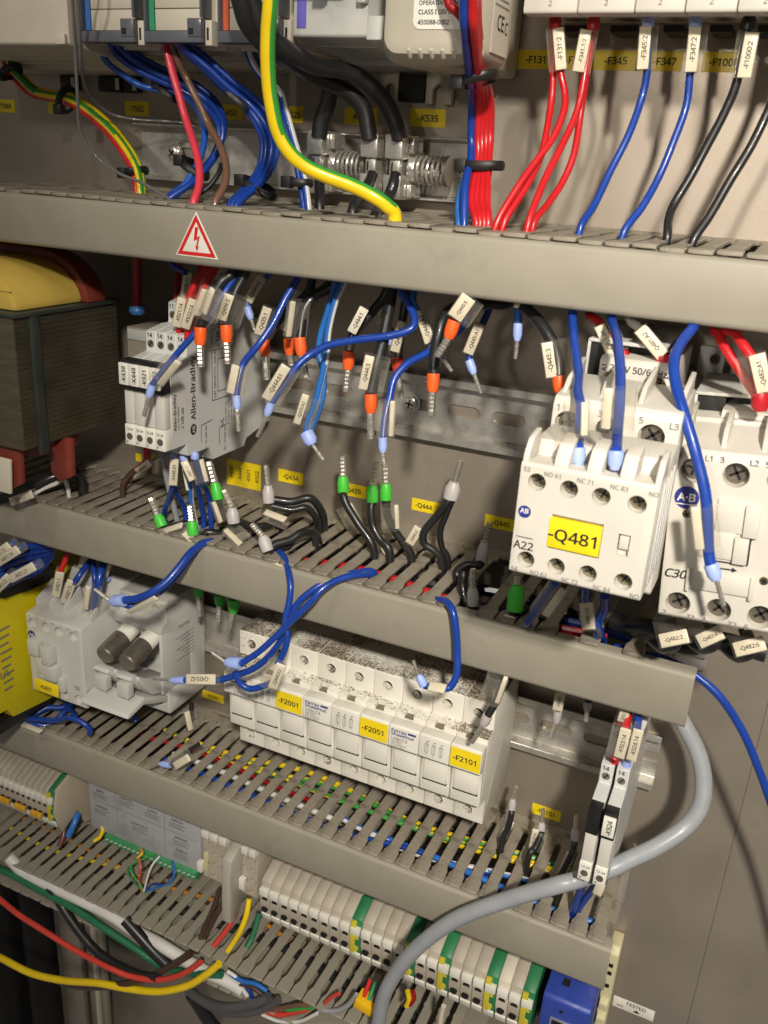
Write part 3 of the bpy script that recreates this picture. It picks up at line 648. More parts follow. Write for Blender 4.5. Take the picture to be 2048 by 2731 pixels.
for h in range(3):
    xa = FX + 3 * FWD * h
    lab = ('-F2001', '-F2051', '-F2101')[h]
    t = thing('fuse_holder', 'white three pole fuse holder with yellow label %s%s' % (lab, (', partly behind the blue wire loop', ', the middle one', ', its top sooty')[h]), 'fuse holder', (xa + 26, 8, -214), 'white three pole fuse holders in a row')
    for i in range(3):
        x0, x1 = xa + FWD * i + 0.12, xa + FWD * (i + 1) - 0.12; xc = (x0 + x1) / 2
        P = [(9, -137), (FD - 0.5, -137), (FD, -137.8), (FD, -152.5), (FD + 8, -153.5), (FD + 8, -196), (FD, -197), (FD, -213.5), (FD - .6, -214), (9, -214)]
        b = build(MB().prism(P, x0, x1, 'x'), 'pole_housing', SOOT, t, bevel=0.45)
        hs = [(xc - 0.4, -144.6, 2.9, 13), (xc - 0.6, -206.8, 2.9, 13)]
        c = cutter(hs, FD); c.box(x0 + 5.0, x1 - 7.0, FD + 3, FD + 12, -156.0, -152); cut(b, c)
        hole_screws(t, hs, FD, DSTEEL, 0.7)
        for hx, hz, hr, _ in hs: 
            pr = [(hx + math.cos(a_ * .2618) * r_, FD + 0.05 + e_, hz + math.sin(a_ * .2618) * r_) for r_, e_ in ((hr + .1, .25), (hr + .75, .25), (hr + .8, 0)) for a_ in range(24)]
            build(MB().add(pr, [(q * 24 + j, q * 24 + (j + 1) % 24, q * 24 + 24 + (j + 1) % 24, q * 24 + 24 + j) for q in (0, 1) for j in range(24)]), 'hole_rim', FUSEW, t)
        lev = build(MB().prism([(FD + 8.1, -156.5), (FD + 15.5, -156.0), (FD + 16.3, -156.8), (FD + 16.6, -169.6), (FD + 15.4, -170.8), (FD + 11.2, -171.6), (FD + 10.6, -187), (FD + 10.2, -195), (FD + 8.1, -195.6)], x0 + 0.1, x1 - 0.1, 'x'), 'fuse_lever', FUSEW, t, bevel=0.45)
        build(MB().box(x0 + 2.2, x1 - 1.9, FD + 10.2, FD + 11.9, -186.4, -172.2), 'lever_window', FUSEW, lev, bevel=0.3)
        build(MB().box(x0 + 1.8, x1 - 1.7, FD + 10.2, FD + 11.3, -187.5, -186.5), 'window_gap', DARK, lev)
        build(MB().box(x0 + 3.2, x1 - 6.5, FD + 3, FD + 7.5, -156.4, -155.6), 'notch_floor', DSTEEL, t)
        if i == 2:
            k = build(MB().obox((xc, FD + 16.65, -163.2), (1, 0, 0), (0, 1, 0.02), (0, 0, 1), 8.2, 0.16, 5.6), 'yellow_label', YEL, lev)
            text(lab, 4.3, (xc, FD + 16.9, -163.2), m_=INK, parent=k, bold=0.07, sx=1.05)
        elif i == 0:
            k = build(MB().obox((xc, FD + 16.6, -163.2), (1, 0, 0), (0, 1, 0.02), (0, 0, 1), 7.9, 0.14, 5.9), 'brand_card', WHITE, lev)
            text('Ferraz', 2.5, (xc - 7.2, FD + 16.8, -158.9), m_=INKB, parent=k, align='LEFT', bold=0.12, sx=1.25)
            text('Shawmut', 2.5, (xc - 7.2, FD + 16.8, -161.0), m_=INKB, parent=k, align='LEFT', bold=0.12, sx=1.25)
            build(MB().box(xc + 2.5, xc + 7, FD + 16.72, FD + 16.8, -159.4, -158.2), 'brand_bar', INKB, k)
            text('USBCC3', 2.6, (xc - 7.0, FD + 16.8, -163.8), m_=INKG, parent=k, align='LEFT', bold=0.03)
            for q, s_ in enumerate(('30A 600V', 'USE CLASS CC', 'FUSES ONLY')): text(s_, 1.5, (xc - 7.0, FD + 16.8, -165.7 - 1.45 * q), m_=INKG, parent=k, align='LEFT', bold=0.02)
        else:
            for q in range(3):
                sx_ = xc - 4.2 + 4.0 * q
                fr = MB()
                for a_, b_, c_, e_ in ((-1, -.8, -166.5, -161), (.8, 1, -166.5, -161), (-1, 1, -166.5, -166.3), (-1, 1, -161.2, -161), (-.1, .1, -168, -159.2), (.1, 1.2, -159.5, -159.2)): fr.box(sx_ + a_, sx_ + b_, FD + 16.3, FD + 16.62, c_, e_)
                build(fr, 'fuse_symbol', INKG, lev)
    # right flank screws and seams are part of the last pole

# ---- small contactor -K401 at the left
x0, x1, D, zt, zb = -246.5, -202.2, 80, -152, -208
t = thing('contactor', 'small grey contactor labelled -K401 beside the yellow relay', 'contactor', (-224, 8, zb))
b = build(MB().prism([(8, zb - 6), (30, zb - 8), (62, zb - 8), (63, zb - 1), (D - .8, zb), (D, zb + .8), (D, zt - 1), (D - 1, zt), (52, zt + 5), (42, zt + 6), (40, zt + 16), (8, zt + 16)], x0, x1, 'x'), 'housing', GREYS, t, bevel=0.5)
hs = [(x0 + 44.3 * f, zt - 6.5, 3.6, 3.0) for f in (.11, .36, .60, .86)] + [(x0 + 44.3 * f, zb + 5, 3.6, 3.0) for f in (.13, .37, .62, .87)]
cut(b, cutter(hs, D))
for i, f in enumerate((0.0, .235, .49, .74, .975)):
    xx = x0 + 44.3 * f
    build(MB().prism([(54, zt + 4), (D - 9, zt + 0.6), (D - 9.4, zt + 6), (56, zt + 14)], xx, xx + (1.1 if f in (0, .975) else 1.6), 'x'), 'terminal_barrier', GREYS, t, bevel=0.25)
for a_, b_, c_, e_, h_ in ((.12, .31, -177, -166.5, 6), (.38, .53, -180, -168, 7), (.22, .36, -190, -178, 4.5), (.40, .60, -191, -181, 6.5), (.16, .34, -194, -189, 3), (.55, .68, -199, -189, 3.5)):
    build(MB().box(x0 + 44.3 * a_, x0 + 44.3 * b_, D - .2, D + h_, c_, e_), 'front_latch', GREYS, t, bevel=0.4)
k = build(MB().box(x0 + 44.3 * .17, x0 + 44.3 * .60, D + 4.0, D + 5, -202.5, -194), 'yellow_label', YEL, t, bevel=0.1)
text('-K401', 4.0, (x0 + 44.3 * .38, D + 5.1, -198.3), m_=INK, parent=k, bold=0.07)
text('10', 3.6, (x0 + 44.3 * .85, D + .1, -194.5), m_=INK, parent=t, bold=0.02)
r_ = build(MB().tube([(x0 + 3.6, D - .2, -166.5), (x0 + 3.6, D + .08, -166.5)], 2.9, 24), 'brand_roundel', INKB, t)
text('AB', 3, (x0 + 3.6, D + .16, -166.5), m_=WHITE, parent=r_, bold=0.06)
build(MB().box(x0 + 29, x0 + 36, D - .1, D + .1, -196, -165), 'front_strip', GREYS, t)
for i, s_ in enumerate(('1', 'L1', '3', 'L2', '5', 'L3', '13')): text(s_, 1.8, (x0 + 3 + 6.3 * i, D + .08, zt - 1.7), m_=INKG, parent=t, bold=.02)
build(MB().box(x1 - 6, x1 - 0.5, 50, 62, zb - 11, zb - 8.2), 'red_latch', RED, t, bevel=.3)

# ---- opened two pole fuse holder with cylindrical fuses
x0, x1, D, zt, zb = -200.5, -164, 47, -138, -218
t = thing('open_fuse_holder', 'opened grey two pole fuse holder with two round metal capped fuses', 'fuse holder', (-182, 8, zb))
xm = (x0 + x1) / 2
b = build(MB().prism([(8, zb), (D - .5, zb), (D, zb + 1), (D, zb + 17), (24, zb + 19), (24, zt - 26), (44, zt - 22), (D + 6, zt - 19), (D + 6, zt - 14.5), (D, zt - 13), (D, zt - 1), (D - 1, zt), (8, zt)], x0, x1, 'x'), 'housing', GREYS, t, bevel=0.5)
hs = [(x1 - 8.5, zt - 6, 2.9, 8), (x0 + 8.5, zt - 6, 2.9, 8), (x1 - 8, zb + 8, 2.9, 8), (x0 + 9, zb + 8, 2.9, 8)]
cut(b, cutter(hs, D)); hole_screws(t, hs, D, DSTEEL, .7)
build(MB().box(x1 - 2.2, x1 - 0.05, 24, D + 5.4, zb + 17.5, zt - 19.5), 'flank_wall', GREYS, t, bevel=.3)
build(MB().box(x0 + .05, x0 + 2, 24, D, zb + 17.5, zt - 19.5), 'flank_wall', GREYS, t, bevel=.3)
build(MB().box(xm - 1, xm + 1, 24, D + 2, zt - 30, zt - 20), 'middle_web', GREYS, t, bevel=.3)
for i, xc in enumerate((xm - 8.8, xm + 8.4)):
    # hinged carrier with the fuse
    c = build(MB().prism([(44, -191), (66, -182), (72, -177.5), (72.5, -180.5), (68, -187.5), (60, -197), (44, -203)], xc - 7.6, xc + 7.6, 'x'), 'fuse_carrier', GREYS, t, bevel=.6)
    build(MB().prism([(72, -176.5), (76.5, -176.3), (78, -178), (74, -182), (69, -189), (67, -188)], xc - 5.8, xc + 5.8, 'x'), 'carrier_grip', GREYS, c, bevel=.5)
    build(MB().box(xc - 4.5, xc + 4.2, 73, 78.6, -191, -181.5), 'carrier_face', GREYS, c, bevel=.5)
    f = build(MB().tube([(xc + 1, 38, -158.5), (xc + 1, 60, -164.5), (xc + 1, 61, -164.9)], [5.8, 5.8, 5.4], 28), 'fuse_body', WHITE, t, ang=30)
    build(MB().tube([(xc + 1, 58.5, -164.2), (xc + .8, 73.5, -168.5), (xc + .8, 74.6, -168.8)], [6.3, 6.3, 5.5], 28), 'fuse_cap', DSTEEL, f, ang=30)
lip = MB().prism([(47, -204), (60, -198), (69, -193.5), (84, -197), (86, -199), (84, -200.5), (70, -198), (60, -203), (47, -209)], x0 - 1, x1 - 1, 'x')
build(lip, 'open_lever', GREYS, t, bevel=.7)
text('FERRAZ', 3.2, (x1 + .1, 36, -170), (0, 0, 1), (0, 1, 0), INKG, t, bold=.05) if False else None
for i in range(7): build(MB().box(x1 - .02, x1 + .06, 20, 38 - (i % 3) * 4, -168 - i * 2.6, -167.4 - i * 2.6), 'flank_print', INKG, t)
text('Ferraz', 4, (x1 + .1, 30, -160), (0, -1, 0), (0, 0, 1), INKG, t, bold=.1)

# ---- yellow safety relay at the left edge
t = thing('safety_relay', 'yellow safety relay housing at the left picture edge', 'relay', (-270, 8, -225))
b = build(MB().prism([(12, -224), (60, -226), (94, -221.5), (98, -214), (120, -212), (120, -137), (95, -137.5), (60, -143), (12, -143)], -292, -250, 'x'), 'housing', YELD, t, bevel=.8)
build(MB().box(-291, -251, 50, 118, -142, -131), 'terminal_row', BLACK, t, bevel=.6)
build(MB().box(-291, -251, 60, 112, -229, -222), 'lower_terminal_row', BLACK, t, bevel=.6)
for s_, d, z in (('PILZ', 98, -160), ('24V DC', 96, -172), ('c UL us', 97, -186), ('LISTED', 95, -192)):
    text(s_, 4.2, (-249.9, d, z), (0, 0, 1), (0, 1, 0), INKG, t, bold=.04) if False else None
for i in range(9): build(MB().box(-249.95, -249.88, 92 - (i % 3), 99, -200 + i * 5.2, -198.6 + i * 5.2), 'flank_print', INKG, t)
text('UL', 7, (-249.85, 97, -188), (0, -1, 0), (0, 0, 1), INKG, t, bold=.1)

# ---- transformer
t = thing('transformer', 'brown laminated transformer with yellow coil at the left edge', 'transformer', (-240, 40, -30))
core = MB()
build(MB().box(-300, -200, 37, 113, -30, 38.5), 'laminated_core', CORE, t, bevel=.6)
LAM = mat('lamination_edge', rgb(74, 68, 54), .4, var=.3, scale=60, bump=.2, metal=.2)
lam = MB()
for i in range(26):
    z = -29 + i * 2.6; lam.box(-200.05, -199.7 + random.uniform(0, .12), 37.5, 112, z, z + 2.2)
q = build(lam, 'lamination_stack', LAM, t); q['kind'] = 'stuff'
build(MB().box(-200, -197.9, 97, 103, -34, 40), 'clamp_strap', STRAP, t, bevel=.4)
build(MB().box(-300, -197.5, 36, 114, 38.6, 40.5), 'core_top_plate', STRAP, t, bevel=.4)
def race(x0, x1, d0, d1, n=12):
    r = (d1 - d0) / 2; dc = (d0 + d1) / 2
    return [(x1 - r + r * math.sin(math.pi * i / n), dc - r * math.cos(math.pi * i / n)) for i in range(n + 1)] + [(x0, d1), (x0, d0)]
hump = lambda x1, z1, k: [(-330, 40.6), (x1, 40.6)] + [(x1 - k * (1 - math.cos(a * math.pi / 20)), 40.6 + (z1 - 40.6) * math.sin(a * math.pi / 20)) for a in range(1, 11)] + [(-330, z1)]
build(MB().prism(hump(-203, 63, 34), 60, 107, 'd'), 'coil_paper_wrap', PAPER, t, bevel=1.8)
build(MB().box(-330, -205, 106.8, 107.6, 50, 51), 'paper_fold', PAPER, t, bevel=.3)
build(MB().prism(hump(-199, 67, 36), 46, 60, 'd'), 'winding', INSUL, t, bevel=1.0)
build(MB().prism(race(-330, -206, 49, 105), -40, -30.5, 'z'), 'lower_winding', INSUL, t, bevel=1)
for xx, dd in ((-217, 108), (-245, 108), (-204, 84)): build(MB().prism([(xx - 8, -30), (xx + 8, -30), (xx + 7, -52), (xx - 2, -57), (xx - 8, -52)], dd - 4, dd, 'd'), 'insulating_foot', INSUL, t, bevel=.8)
o = build(MB().obox(at(-10, 1262, 112), (1, 0, 0), (0, 1, 0), (0.1, 0, 1), 11, 1.0, 10), 'name_plate', CREAM, t, bevel=.8)
# ---- plain grey terminal block behind the slim relays
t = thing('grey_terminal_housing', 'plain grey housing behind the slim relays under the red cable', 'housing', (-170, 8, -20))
build(MB().box(-190, -146, 8, 41, -25, 27), 'housing', mat('housing_grey_shaded', rgb(150, 142, 128), .5, var=.05), t, bevel=.6)  # grey darkened to carry the shade behind the relays
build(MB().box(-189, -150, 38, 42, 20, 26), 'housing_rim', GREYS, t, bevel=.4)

# ================================================================== upper row: input output modules (cut by the picture's top edge)
UND = [(0, 158), (22, 158.5), (24, 160.5), (68, 164.2)]
def module(name, label, x0, x1, D, zb, m_, group=None, cat='module'):
    t = thing(name, label, cat, ((x0 + x1) / 2, 0, zb), group)
    build(MB().prism([(0.5, zb - 6), (22, zb - 5.5), (24, zb - 3.5), (D - 8, zb - 0.4), (D - 1, zb), (D, zb + 1), (D, 262), (.5, 262)], x0, x1, 'x'), 'housing', m_, t, bevel=.5)
    for i in range(3): build(MB().box(x0 + 2, x1 - 2, 28 + i * 12, 30 + i * 12, zb - 3.6 + i * .9, zb - 2.2 + i * .9), 'bottom_rib', m_, t)
    return t
t = module('adapter_module', 'plain cream module at the top left corner', -300, -185.5, 77, 163.4, CREAM)
build(MB().box(-192, -186.5, 77, 79, 163.6, 168), 'latch', CREAM, t, bevel=.3)
def iomod(x0, x1, col, nm, label):
    t = module('input_output_module', label, x0, x1, 62, 166.2, CREAM, 'cream modules with clear covers in the top row')
    D = 70; w = x1 - x0
    fr = MB(); fr.box(x0 + .3, x1 - 4.5, 62.1, D, 165.8, 170.5); fr.box(x0 + .3, x0 + 1.5, 62.1, D, 170.5, 262); fr.box(x1 - 5.6, x1 - 4.2, 62.1, D, 176, 262)
    build(fr, 'cover_frame', SMOKE, t, bevel=.4)
    build(MB().box(x0 + 1.6, x0 + 4.6, 62.1, 67.5, 171, 262), 'colour_strip', mat('strip_' + nm, rgb(*col), .5), t)
    for i in range(9): build(MB().box(x0 + 4.9, x1 - 5.8, 62.1, 67.2, 171 + i * 9.0, 179.6 + i * 9.0), 'label_strip', CREAM, t, bevel=.2)
    build(MB().box(x1 - 12, x1 - 4.3, 66, D + .6, 168, 175.5), 'cover_latch', SMOKE, t, bevel=.5)
    build(MB().box(x1 - 11, x1 - 8.5, D + .3, D + .8, 169, 171.5), 'latch_hole', DARK, t)
    build(MB().box(x1 - 4, x1 - .4, 62.1, 68, 164.8, 175), 'side_latch', CREAM, t, bevel=.4)
    build(MB().box(x1 - 3, x1 - 2, 67.5, 68.2, 167, 172), 'latch_slit', DARK, t)
    return t
iomod(-185.2, -148.6, (52, 110, 178), 'blue', 'cream module with blue strip in the top row')
iomod(-147.8, -111.0, (44, 150, 104), 'green', 'cream module with green strip in the top row')
iomod(-107.4, -70.5, (206, 96, 60), 'orange', 'cream module with orange strip beside the black cables')
t = module('connector_module', 'light grey module with green connector and purple strip', -68.5, -33.5, 70, 168, GREYS)
build(MB().box(-66.5, -62.2, 69.9, 70.4, 171.5, 262), 'colour_strip', mat('strip_purple', rgb(104, 96, 190), .5), t)
build(MB().prism([(70, 186), (74, 185), (82, 186.5), (82, 215), (70, 215)], -62, -38.5, 'x'), 'green_connector', GREENT, t, bevel=.6)
build(MB().box(-52, -47, 79, 82.6, 184, 189), 'connector_slot', DARK, t)
build(MB().box(-37, -33.0, 70, 74, 180, 215), 'side_clip', GREYS, t, bevel=.6); build(MB().prism([(50, 164), (71, 167), (70, 176), (50, 176)], -33.4, -26, 'x'), 'side_wedge', GREYS, t, bevel=.6)
t = thing('power_module', 'rounded grey power module with white rating label', 'module', (5, 0, 158))
def rr(x0, x1, z0, z1, r, n=6): 
    o = []
    for cx, cz, a0 in ((x1 - r, z0 + r, -90), (x1 - r, z1 - r, 0), (x0 + r, z1 - r, 90), (x0 + r, z0 + r, 180)):
        o += [(cx + r * math.cos(math.radians(a0 + 90 * i / n)), cz + r * math.sin(math.radians(a0 + 90 * i / n))) for i in range(n + 1)]
    return o
PG = mat('power_grey', rgb(186, 178, 160), .5, var=.05, scale=60, bump=.06)
def loft(prs, name, m_, parent):
    n = len(prs[0][1]); mb = MB(); vs = []; fs = []
    for d, pr in prs: vs += [(x, d, z) for x, z in pr]
    for q in range(len(prs) - 1): fs += [(q * n + i, q * n + (i + 1) % n, q * n + n + (i + 1) % n, q * n + n + i) for i in range(n)]
    fs += [tuple(range(n)), tuple(range((len(prs) - 1) * n, len(prs) * n))]
    return build(mb.add(vs, fs), name, m_, parent, ang=30)
loft([(1, rr(-26, 10, 160, 262, 3)), (56, rr(-26, 12, 160, 262, 4)), (58, rr(-22, 24, 157.5, 262, 7)), (84, rr(-19, 24, 157.0, 262, 7)), (90, rr(-16, 21, 160, 262, 6)), (91.5, rr(-13, 18, 163, 262, 5))], 'housing', PG, t)
k = build(MB().prism(rr(-3.5, 23, 168, 230, 3), 91.4, 91.9, 'd'), 'rating_label', WHITE, t)
for s_, z, sz, b_ in (('OPERATING TEMP', 176.8, 2.1, .03), ('CLASS I DIV 2', 173.8, 2.2, .05), ('450088-0002', 170.4, 2.2, .06), ('LISTED', 180.0, 1.6, .02), ('c UL us E47501', 183.6, 2.6, .04)):
    text(s_, sz, (-1.5 if sz < 2.5 else -2, 92.0, z), m_=INK, parent=k, align='LEFT', bold=b_)
k = build(MB().box(23.9, 24.15, 61, 80, 162, 225), 'side_label', CREAM, t)
text('CE', 7.5, (24.25, 71, 173), (0, -1, 0), (0, 0, 1), INK, k, bold=.05)
text('C', 6, (24.25, 64, 172), (0, -1, 0), (0, 0, 1), INK, k, bold=.05)
for i in range(7): build(MB().box(24.12, 24.2, 62 + (i % 2), 79 - (i % 3) * 2, 178 + i * 2.2, 178.8 + i * 2.2), 'print_line', INKG, k)
for i in range(6):
    xx = -6 + i * 4.6
    build(MB().prism([(88.5, 158.3), (91, 161), (90.5, 165.5), (88, 164)], xx, xx + 1.7, 'x'), 'vent_fin', PG, t, bevel=.3)
c = build(MB().prism([(-33, 148), (-29.5, 148), (-29.5, 155), (-26.5, 157), (-23.5, 155), (-23.5, 148), (-19.5, 148), (-19.5, 163), (-33, 163)], 1, 5, 'd'), 'foot_clip', PG, t, bevel=.6)
build(MB().box(-48, -34, .2, 3.5, 149, 161), 'dark_foot', DARK, t, bevel=.5)
build(MB().prism([(-58, 150), (-55, 150), (-55, 156), (-52, 157), (-50, 156), (-50, 150), (-48, 150), (-48, 163), (-58, 163)], 1, 4, 'd'), 'foot_clip', PG, t, bevel=.6)
for (a_, b_), n_ in zip(((-262, -250), (-234, -218), (-216, -206)), ('leftmost one', 'middle one', 'rightmost one')):
    t = tag(build(MB().box(a_, b_, .2, 4, 149.0, 157.0), 'rail_latch', BLACK, bevel=.4), 'black snap latch on the panel under the top modules, ' + n_, 'latch', 'black latches under the top modules')
    build(MB().box(b_ - 3, b_ - .5, 4, 5, 150.0, 156.0), 'latch_tab', CREAM, t, bevel=.3)
# circuit breakers cut by the top edge at the right
xs = [29.5, 51.0, 72.5, 90.6, 108.6, 126.8, 146]
for i in range(6):
    D = 62
    t = thing('fuse_terminal', ('light grey fuse terminal at top above label -F131', 'light grey fuse terminal at top above label -F341', 'light grey fuse terminal at top above label -F345', 'light grey fuse terminal at top above label -F347', 'light grey fuse terminal at top above label -F100', 'light grey fuse terminal in the top right corner')[i], 'fuse terminal', (xs[i], 0, 176), 'light grey fuse terminals along the top')
    build(MB().prism([(.5, 183), (50, 179.8), (52, 177.7), (D - .6, 177.5), (D, 178.3), (D, 186), (D - 9, 191), (D - 9, 262), (.5, 262)], xs[i] + .2, xs[i + 1] - .2, 'x'), 'housing', GREY, t, bevel=.5)
    build(MB().box(xs[i] + 5, xs[i + 1] - 5, 6, 24, 176.5, 179.0), 'dark_foot', DARK, t)
    text('2', 2.6, ((xs[i] + xs[i + 1]) / 2, D + .1, 181), m_=INKG, parent=t)

# ================================================================== shield clamps on the upper rail
def clamp(cx, cw, label, spring=1):
    d = 26; zt, zb = 133.5, 104.5
    t = thing('shield_clamp', label, 'cable clamp', (cx, 8, zb), 'nickel plated shield clamps')
    mk = lambda z0, z1: MB().prism([(cx - cw / 2, z0), (cx + cw / 2, z0), (cx + cw / 2, z1 - 1), (cx + cw * .3, z1), (cx - cw * .3, z1), (cx - cw / 2, z1 - 1)], d - 3, d + 3, 'd')
    build(MB().box(cx - cw / 2, cx + cw / 2, 8, d + 3.5, 122.5, zt), 'upper_jaw', STEEL, t, bevel=.9)
    build(MB().box(cx - cw / 2, cx + cw / 2, 8, d + 3.5, zb, 115.5), 'lower_jaw', STEEL, t, bevel=.9)
    build(MB().box(cx - cw * .3, cx + cw * .3, 12, d + 1, 115, 123), 'clamp_waist', STEEL, t, bevel=.7)
    for s_ in (-1, 1):
        for z0, z1 in ((zt - 8, zt - 1), (zb + 1, zb + 7)): build(MB().box(cx + s_ * (cw / 2 + .2), cx + s_ * (cw / 2 + 2.6), 10, 22, z0, z1), 'jaw_ear', STEEL, t, bevel=.5)
    build(MB().box(cx - .3, cx + .3, d + 3.4, d + 4.0, 117, 121), 'clamp_slit', DARK, t)
    if spring:
        pts = []
        for i in range(150):
            a = i / 150 * 6.0 * 2 * math.pi
            pts.append((cx + cw / 2 + 3.0 + i / 150 * 15, 17 + 6.2 * math.cos(a), 118.5 + 6.2 * math.sin(a)))
        build(MB().tube(pts, .72, 7), 'coil_spring', STEEL, t)
        build(MB().tube([(cx + cw / 2, 17, 118.5), (cx + cw / 2 + 3.5, 17, 118.5), (cx + cw / 2 + 4, 17, 118.5)], [6.0, 6.0, 5.2], 24), 'pressure_cup', STEEL, t)
        build(MB().cyl((cx + cw / 2 + 18, 17, 118.5), (cx + cw / 2 + 20, 17, 118.5), 6.8), 'end_cup', DSTEEL, t)
    return t
def cxat(px, py): return at(px, py, 26)[0]
clamp(cxat(846, 415), 8.8, 'shield clamp on the leftmost black cable')
clamp(cxat(990, 425), 9.2, 'shield clamp on the middle black cable', 0)
clamp(cxat(1055, 425), 9.2, 'shield clamp on the right black cable, spring towards the round screw')

# ================================================================== lower row: terminal blocks
TG = mat('terminal_grey', rgb(176, 166, 150), .55, var=.06, scale=80)
PEG = mat('earth_green', rgb(44, 120, 76), .5, var=.1); PEY = mat('earth_yellow', rgb(206, 190, 60), .5, var=.1)
def terminal(x, w, label, kind='grey', group='terminal blocks in the lowest row', txt='', marks=True, dz=0):
    zc = -335 + dz; m_ = {'grey': TG, 'pe': PEG, 'cream': CREAM}[kind]
    t = thing('terminal_block', label, 'terminal block', (x + w / 2, 8, zc), group)
    P = [(8, zc - 26), (24, zc - 30), (30, zc - 16), (46, zc - 20), (52, zc - 2), (50, zc + 16), (36, zc + 22), (18, zc + 12), (8, zc + 6)]
    build(MB().prism(P, x + .1, x + w - .1, 'x'), 'housing', m_, t, bevel=.35, seg=1)
    if marks:
        build(MB().box(x + .5, x + w - .5, 50.5, 53.3, zc + 6, zc + 11.5), 'number_tag', WHITE, t, bevel=.2)
        build(MB().obox((x + w / 2, 49.2, zc - 14), (1, 0, 0), (0, .95, -.3), (0, .3, .95), w / 2 - .5, .6, 3.0), 'lower_tag', WHITE, t, bevel=.2)
    for dd, zz in ((50.7, zc + 2), (51.2, zc - 6)):
        build(MB().cyl((x + w / 2, dd - 2, zz), (x + w / 2, dd + .9, zz), w * .3, n=14), 'wire_hole', DARK if kind != 'pe' else PEY, t)
    if kind == 'pe': build(MB().box(x + .4, x + w * .5, 49, 52.6, zc - 9, zc + 15), 'yellow_stripe', PEY, t, bevel=.2)
    return t
ords = ['first', 'second', 'third', 'fourth', 'fifth', 'sixth', 'seventh', 'eighth', 'ninth', 'tenth', 'eleventh', 'twelfth', 'thirteenth', 'fourteenth']
for i in range(13):
    o = terminal(-274.5 - 5.3 * (i + 1), 5.3, '%s grey terminal leftwards from the beige end plate at left' % ords[i])
    if i in (1, 2, 4, 5, 7, 8): build(MB().box(-274.5 - 5.3 * (i + 1) + .3, -274.5 - 5.3 * i - .3, 51.5, 54.5, -344.5, -340.5), 'yellow_jumper', mat('jumper_yellow', rgb(226, 170, 50), .5), o, bevel=.4)
terminal(-274.5, 5.6, 'green yellow earth terminal beside the beige end plate at the left', 'pe')
P = [(10, -368), (17, -367), (24, -364), (30, -348), (47, -356), (53, -336), (49, -317), (33, -311), (16, -325), (10, -335)]
tag(build(MB().prism(P, -268.6, -266.4, 'x'), 'end_plate', mat('end_plate_beige', rgb(192, 178, 158), .55, var=.04), bevel=.5), 'beige end plate closing the terminal blocks at the left', 'end plate')
# amplifier with printed cover
t = thing('amplifier_module', 'printed flat module with green terminal strip between the lowest ducts', 'module', (-195, 8, -345))
PL = mat('printed_cover', rgb(170, 170, 172), .45, var=.06, scale=50, stain=(rgb(120, 116, 112), 60, .55, .5))
build(MB().box(-243, -145.5, 8, 42, -345, -290), 'housing', PL, t, bevel=.8)
for x, z, s_ in ((-232, -309, 'INPUT'), (-209, -307, 'LOAD CELL'), (-186, -308, 'SUPPLY'), (-165, -308, 'SWITCH'), (-232, -323, 'CAUTION'), (-198, -325, 'LOAD CELLS'), (-162, -322, 'SENSING'), (-162, -333, 'OUTPUT')):
    text(s_, 2.6, (x, 42.1, z), m_=INK, parent=t, bold=.03)
    for q in range(3): build(MB().box(x - 7, x + 7 - (q * 3) % 5, 42.02, 42.1, z - 3.2 - q * 1.6, z - 2.6 - q * 1.6), 'print_line', INKG, t)
for x_, z0, z1 in ((-218, -340, -300), (-176, -341, -300)): build(MB().box(x_, x_ + .3, 42.02, 42.08, z0, z1), 'print_line', INKG, t)
build(MB().box(-240, -148, 42.02, 42.08, -318.6, -318.2), 'print_line', INKG, t)
build(MB().box(-229, -149, 30, 44, -351.5, -345.2), 'green_terminal_strip', GREENT, t, bevel=.4)
for i in range(20): build(MB().obox((-227 + i * 4.0, 44.1, -348.4), (1, 0, .6), (0, 1, 0), (-.6, 0, 1), 1.3, .2, .5), 'strip_clamp', GREYS, t)
# terminal cluster, end bracket and the row that goes on to the blue module
def block(x0, w, label, rows=3):
    t = thing('terminal_block', label, 'terminal block', (x0 + w / 2, 8, -340), 'terminal blocks in the lowest row')
    b = build(MB().prism([(8, -342), (44, -343), (47, -340), (47, -304), (44, -301), (8, -301)], x0, x0 + w, 'x'), 'housing', TG, t, bevel=.5)
    n = 3 if w > 15 else 2; hs = []
    for i in range(n):
        for z in (-308.5, -317.5, -326.5, -336)[:rows + 1]: hs.append((x0 + w * (i + .5) / n, z, 2.3, 6))
    cut(b, cutter(hs, 47))
    for i in range(n): build(MB().box(x0 + w * i / n + .7, x0 + w * (i + 1) / n - .7, 44, 49.5, -305, -299.5), 'number_tag', WHITE, t, bevel=.4)
    return t
t = block(-140.5, 21, 'grey triple terminal with white tags right of the printed module')
build(MB().box(-142.5, -138.5, 47, 51, -334, -326), 'white_tab', WHITE, t, bevel=.3); build(MB().box(-138.4, -135.5, 46, 48.5, -334, -318), 'test_plug', mat('plug_beige', rgb(206, 198, 150), .5), t, bevel=.4)
t = thing('end_bracket', 'tall beige end bracket between terminals above the red and yellow wires', 'end bracket', (-113, 8, -360))
build(MB().prism([(10, -300), (46, -300), (58, -306), (60, -320), (60, -357), (52, -361), (46, -352), (40, -340), (10, -340)], -116.5, -109.5, 'x'), 'bracket_body', mat('bracket_grey', rgb(176, 170, 158), .5, var=.04), t, bevel=1.2)
t = block(-109, 12, 'narrow terminal with white tags right of the tall end bracket')
build(MB().box(-109, -105, 47, 51, -334, -325), 'white_tab', WHITE, t, bevel=.3)
x = -92; i = 0
seq = ['grey'] * 9 + ['pe'] + ['grey'] * 4 + ['pe'] + ['grey'] * 2 + ['pe', 'grey'] + ['grey', 'grey', 'pe', 'cream', 'grey', 'pe']
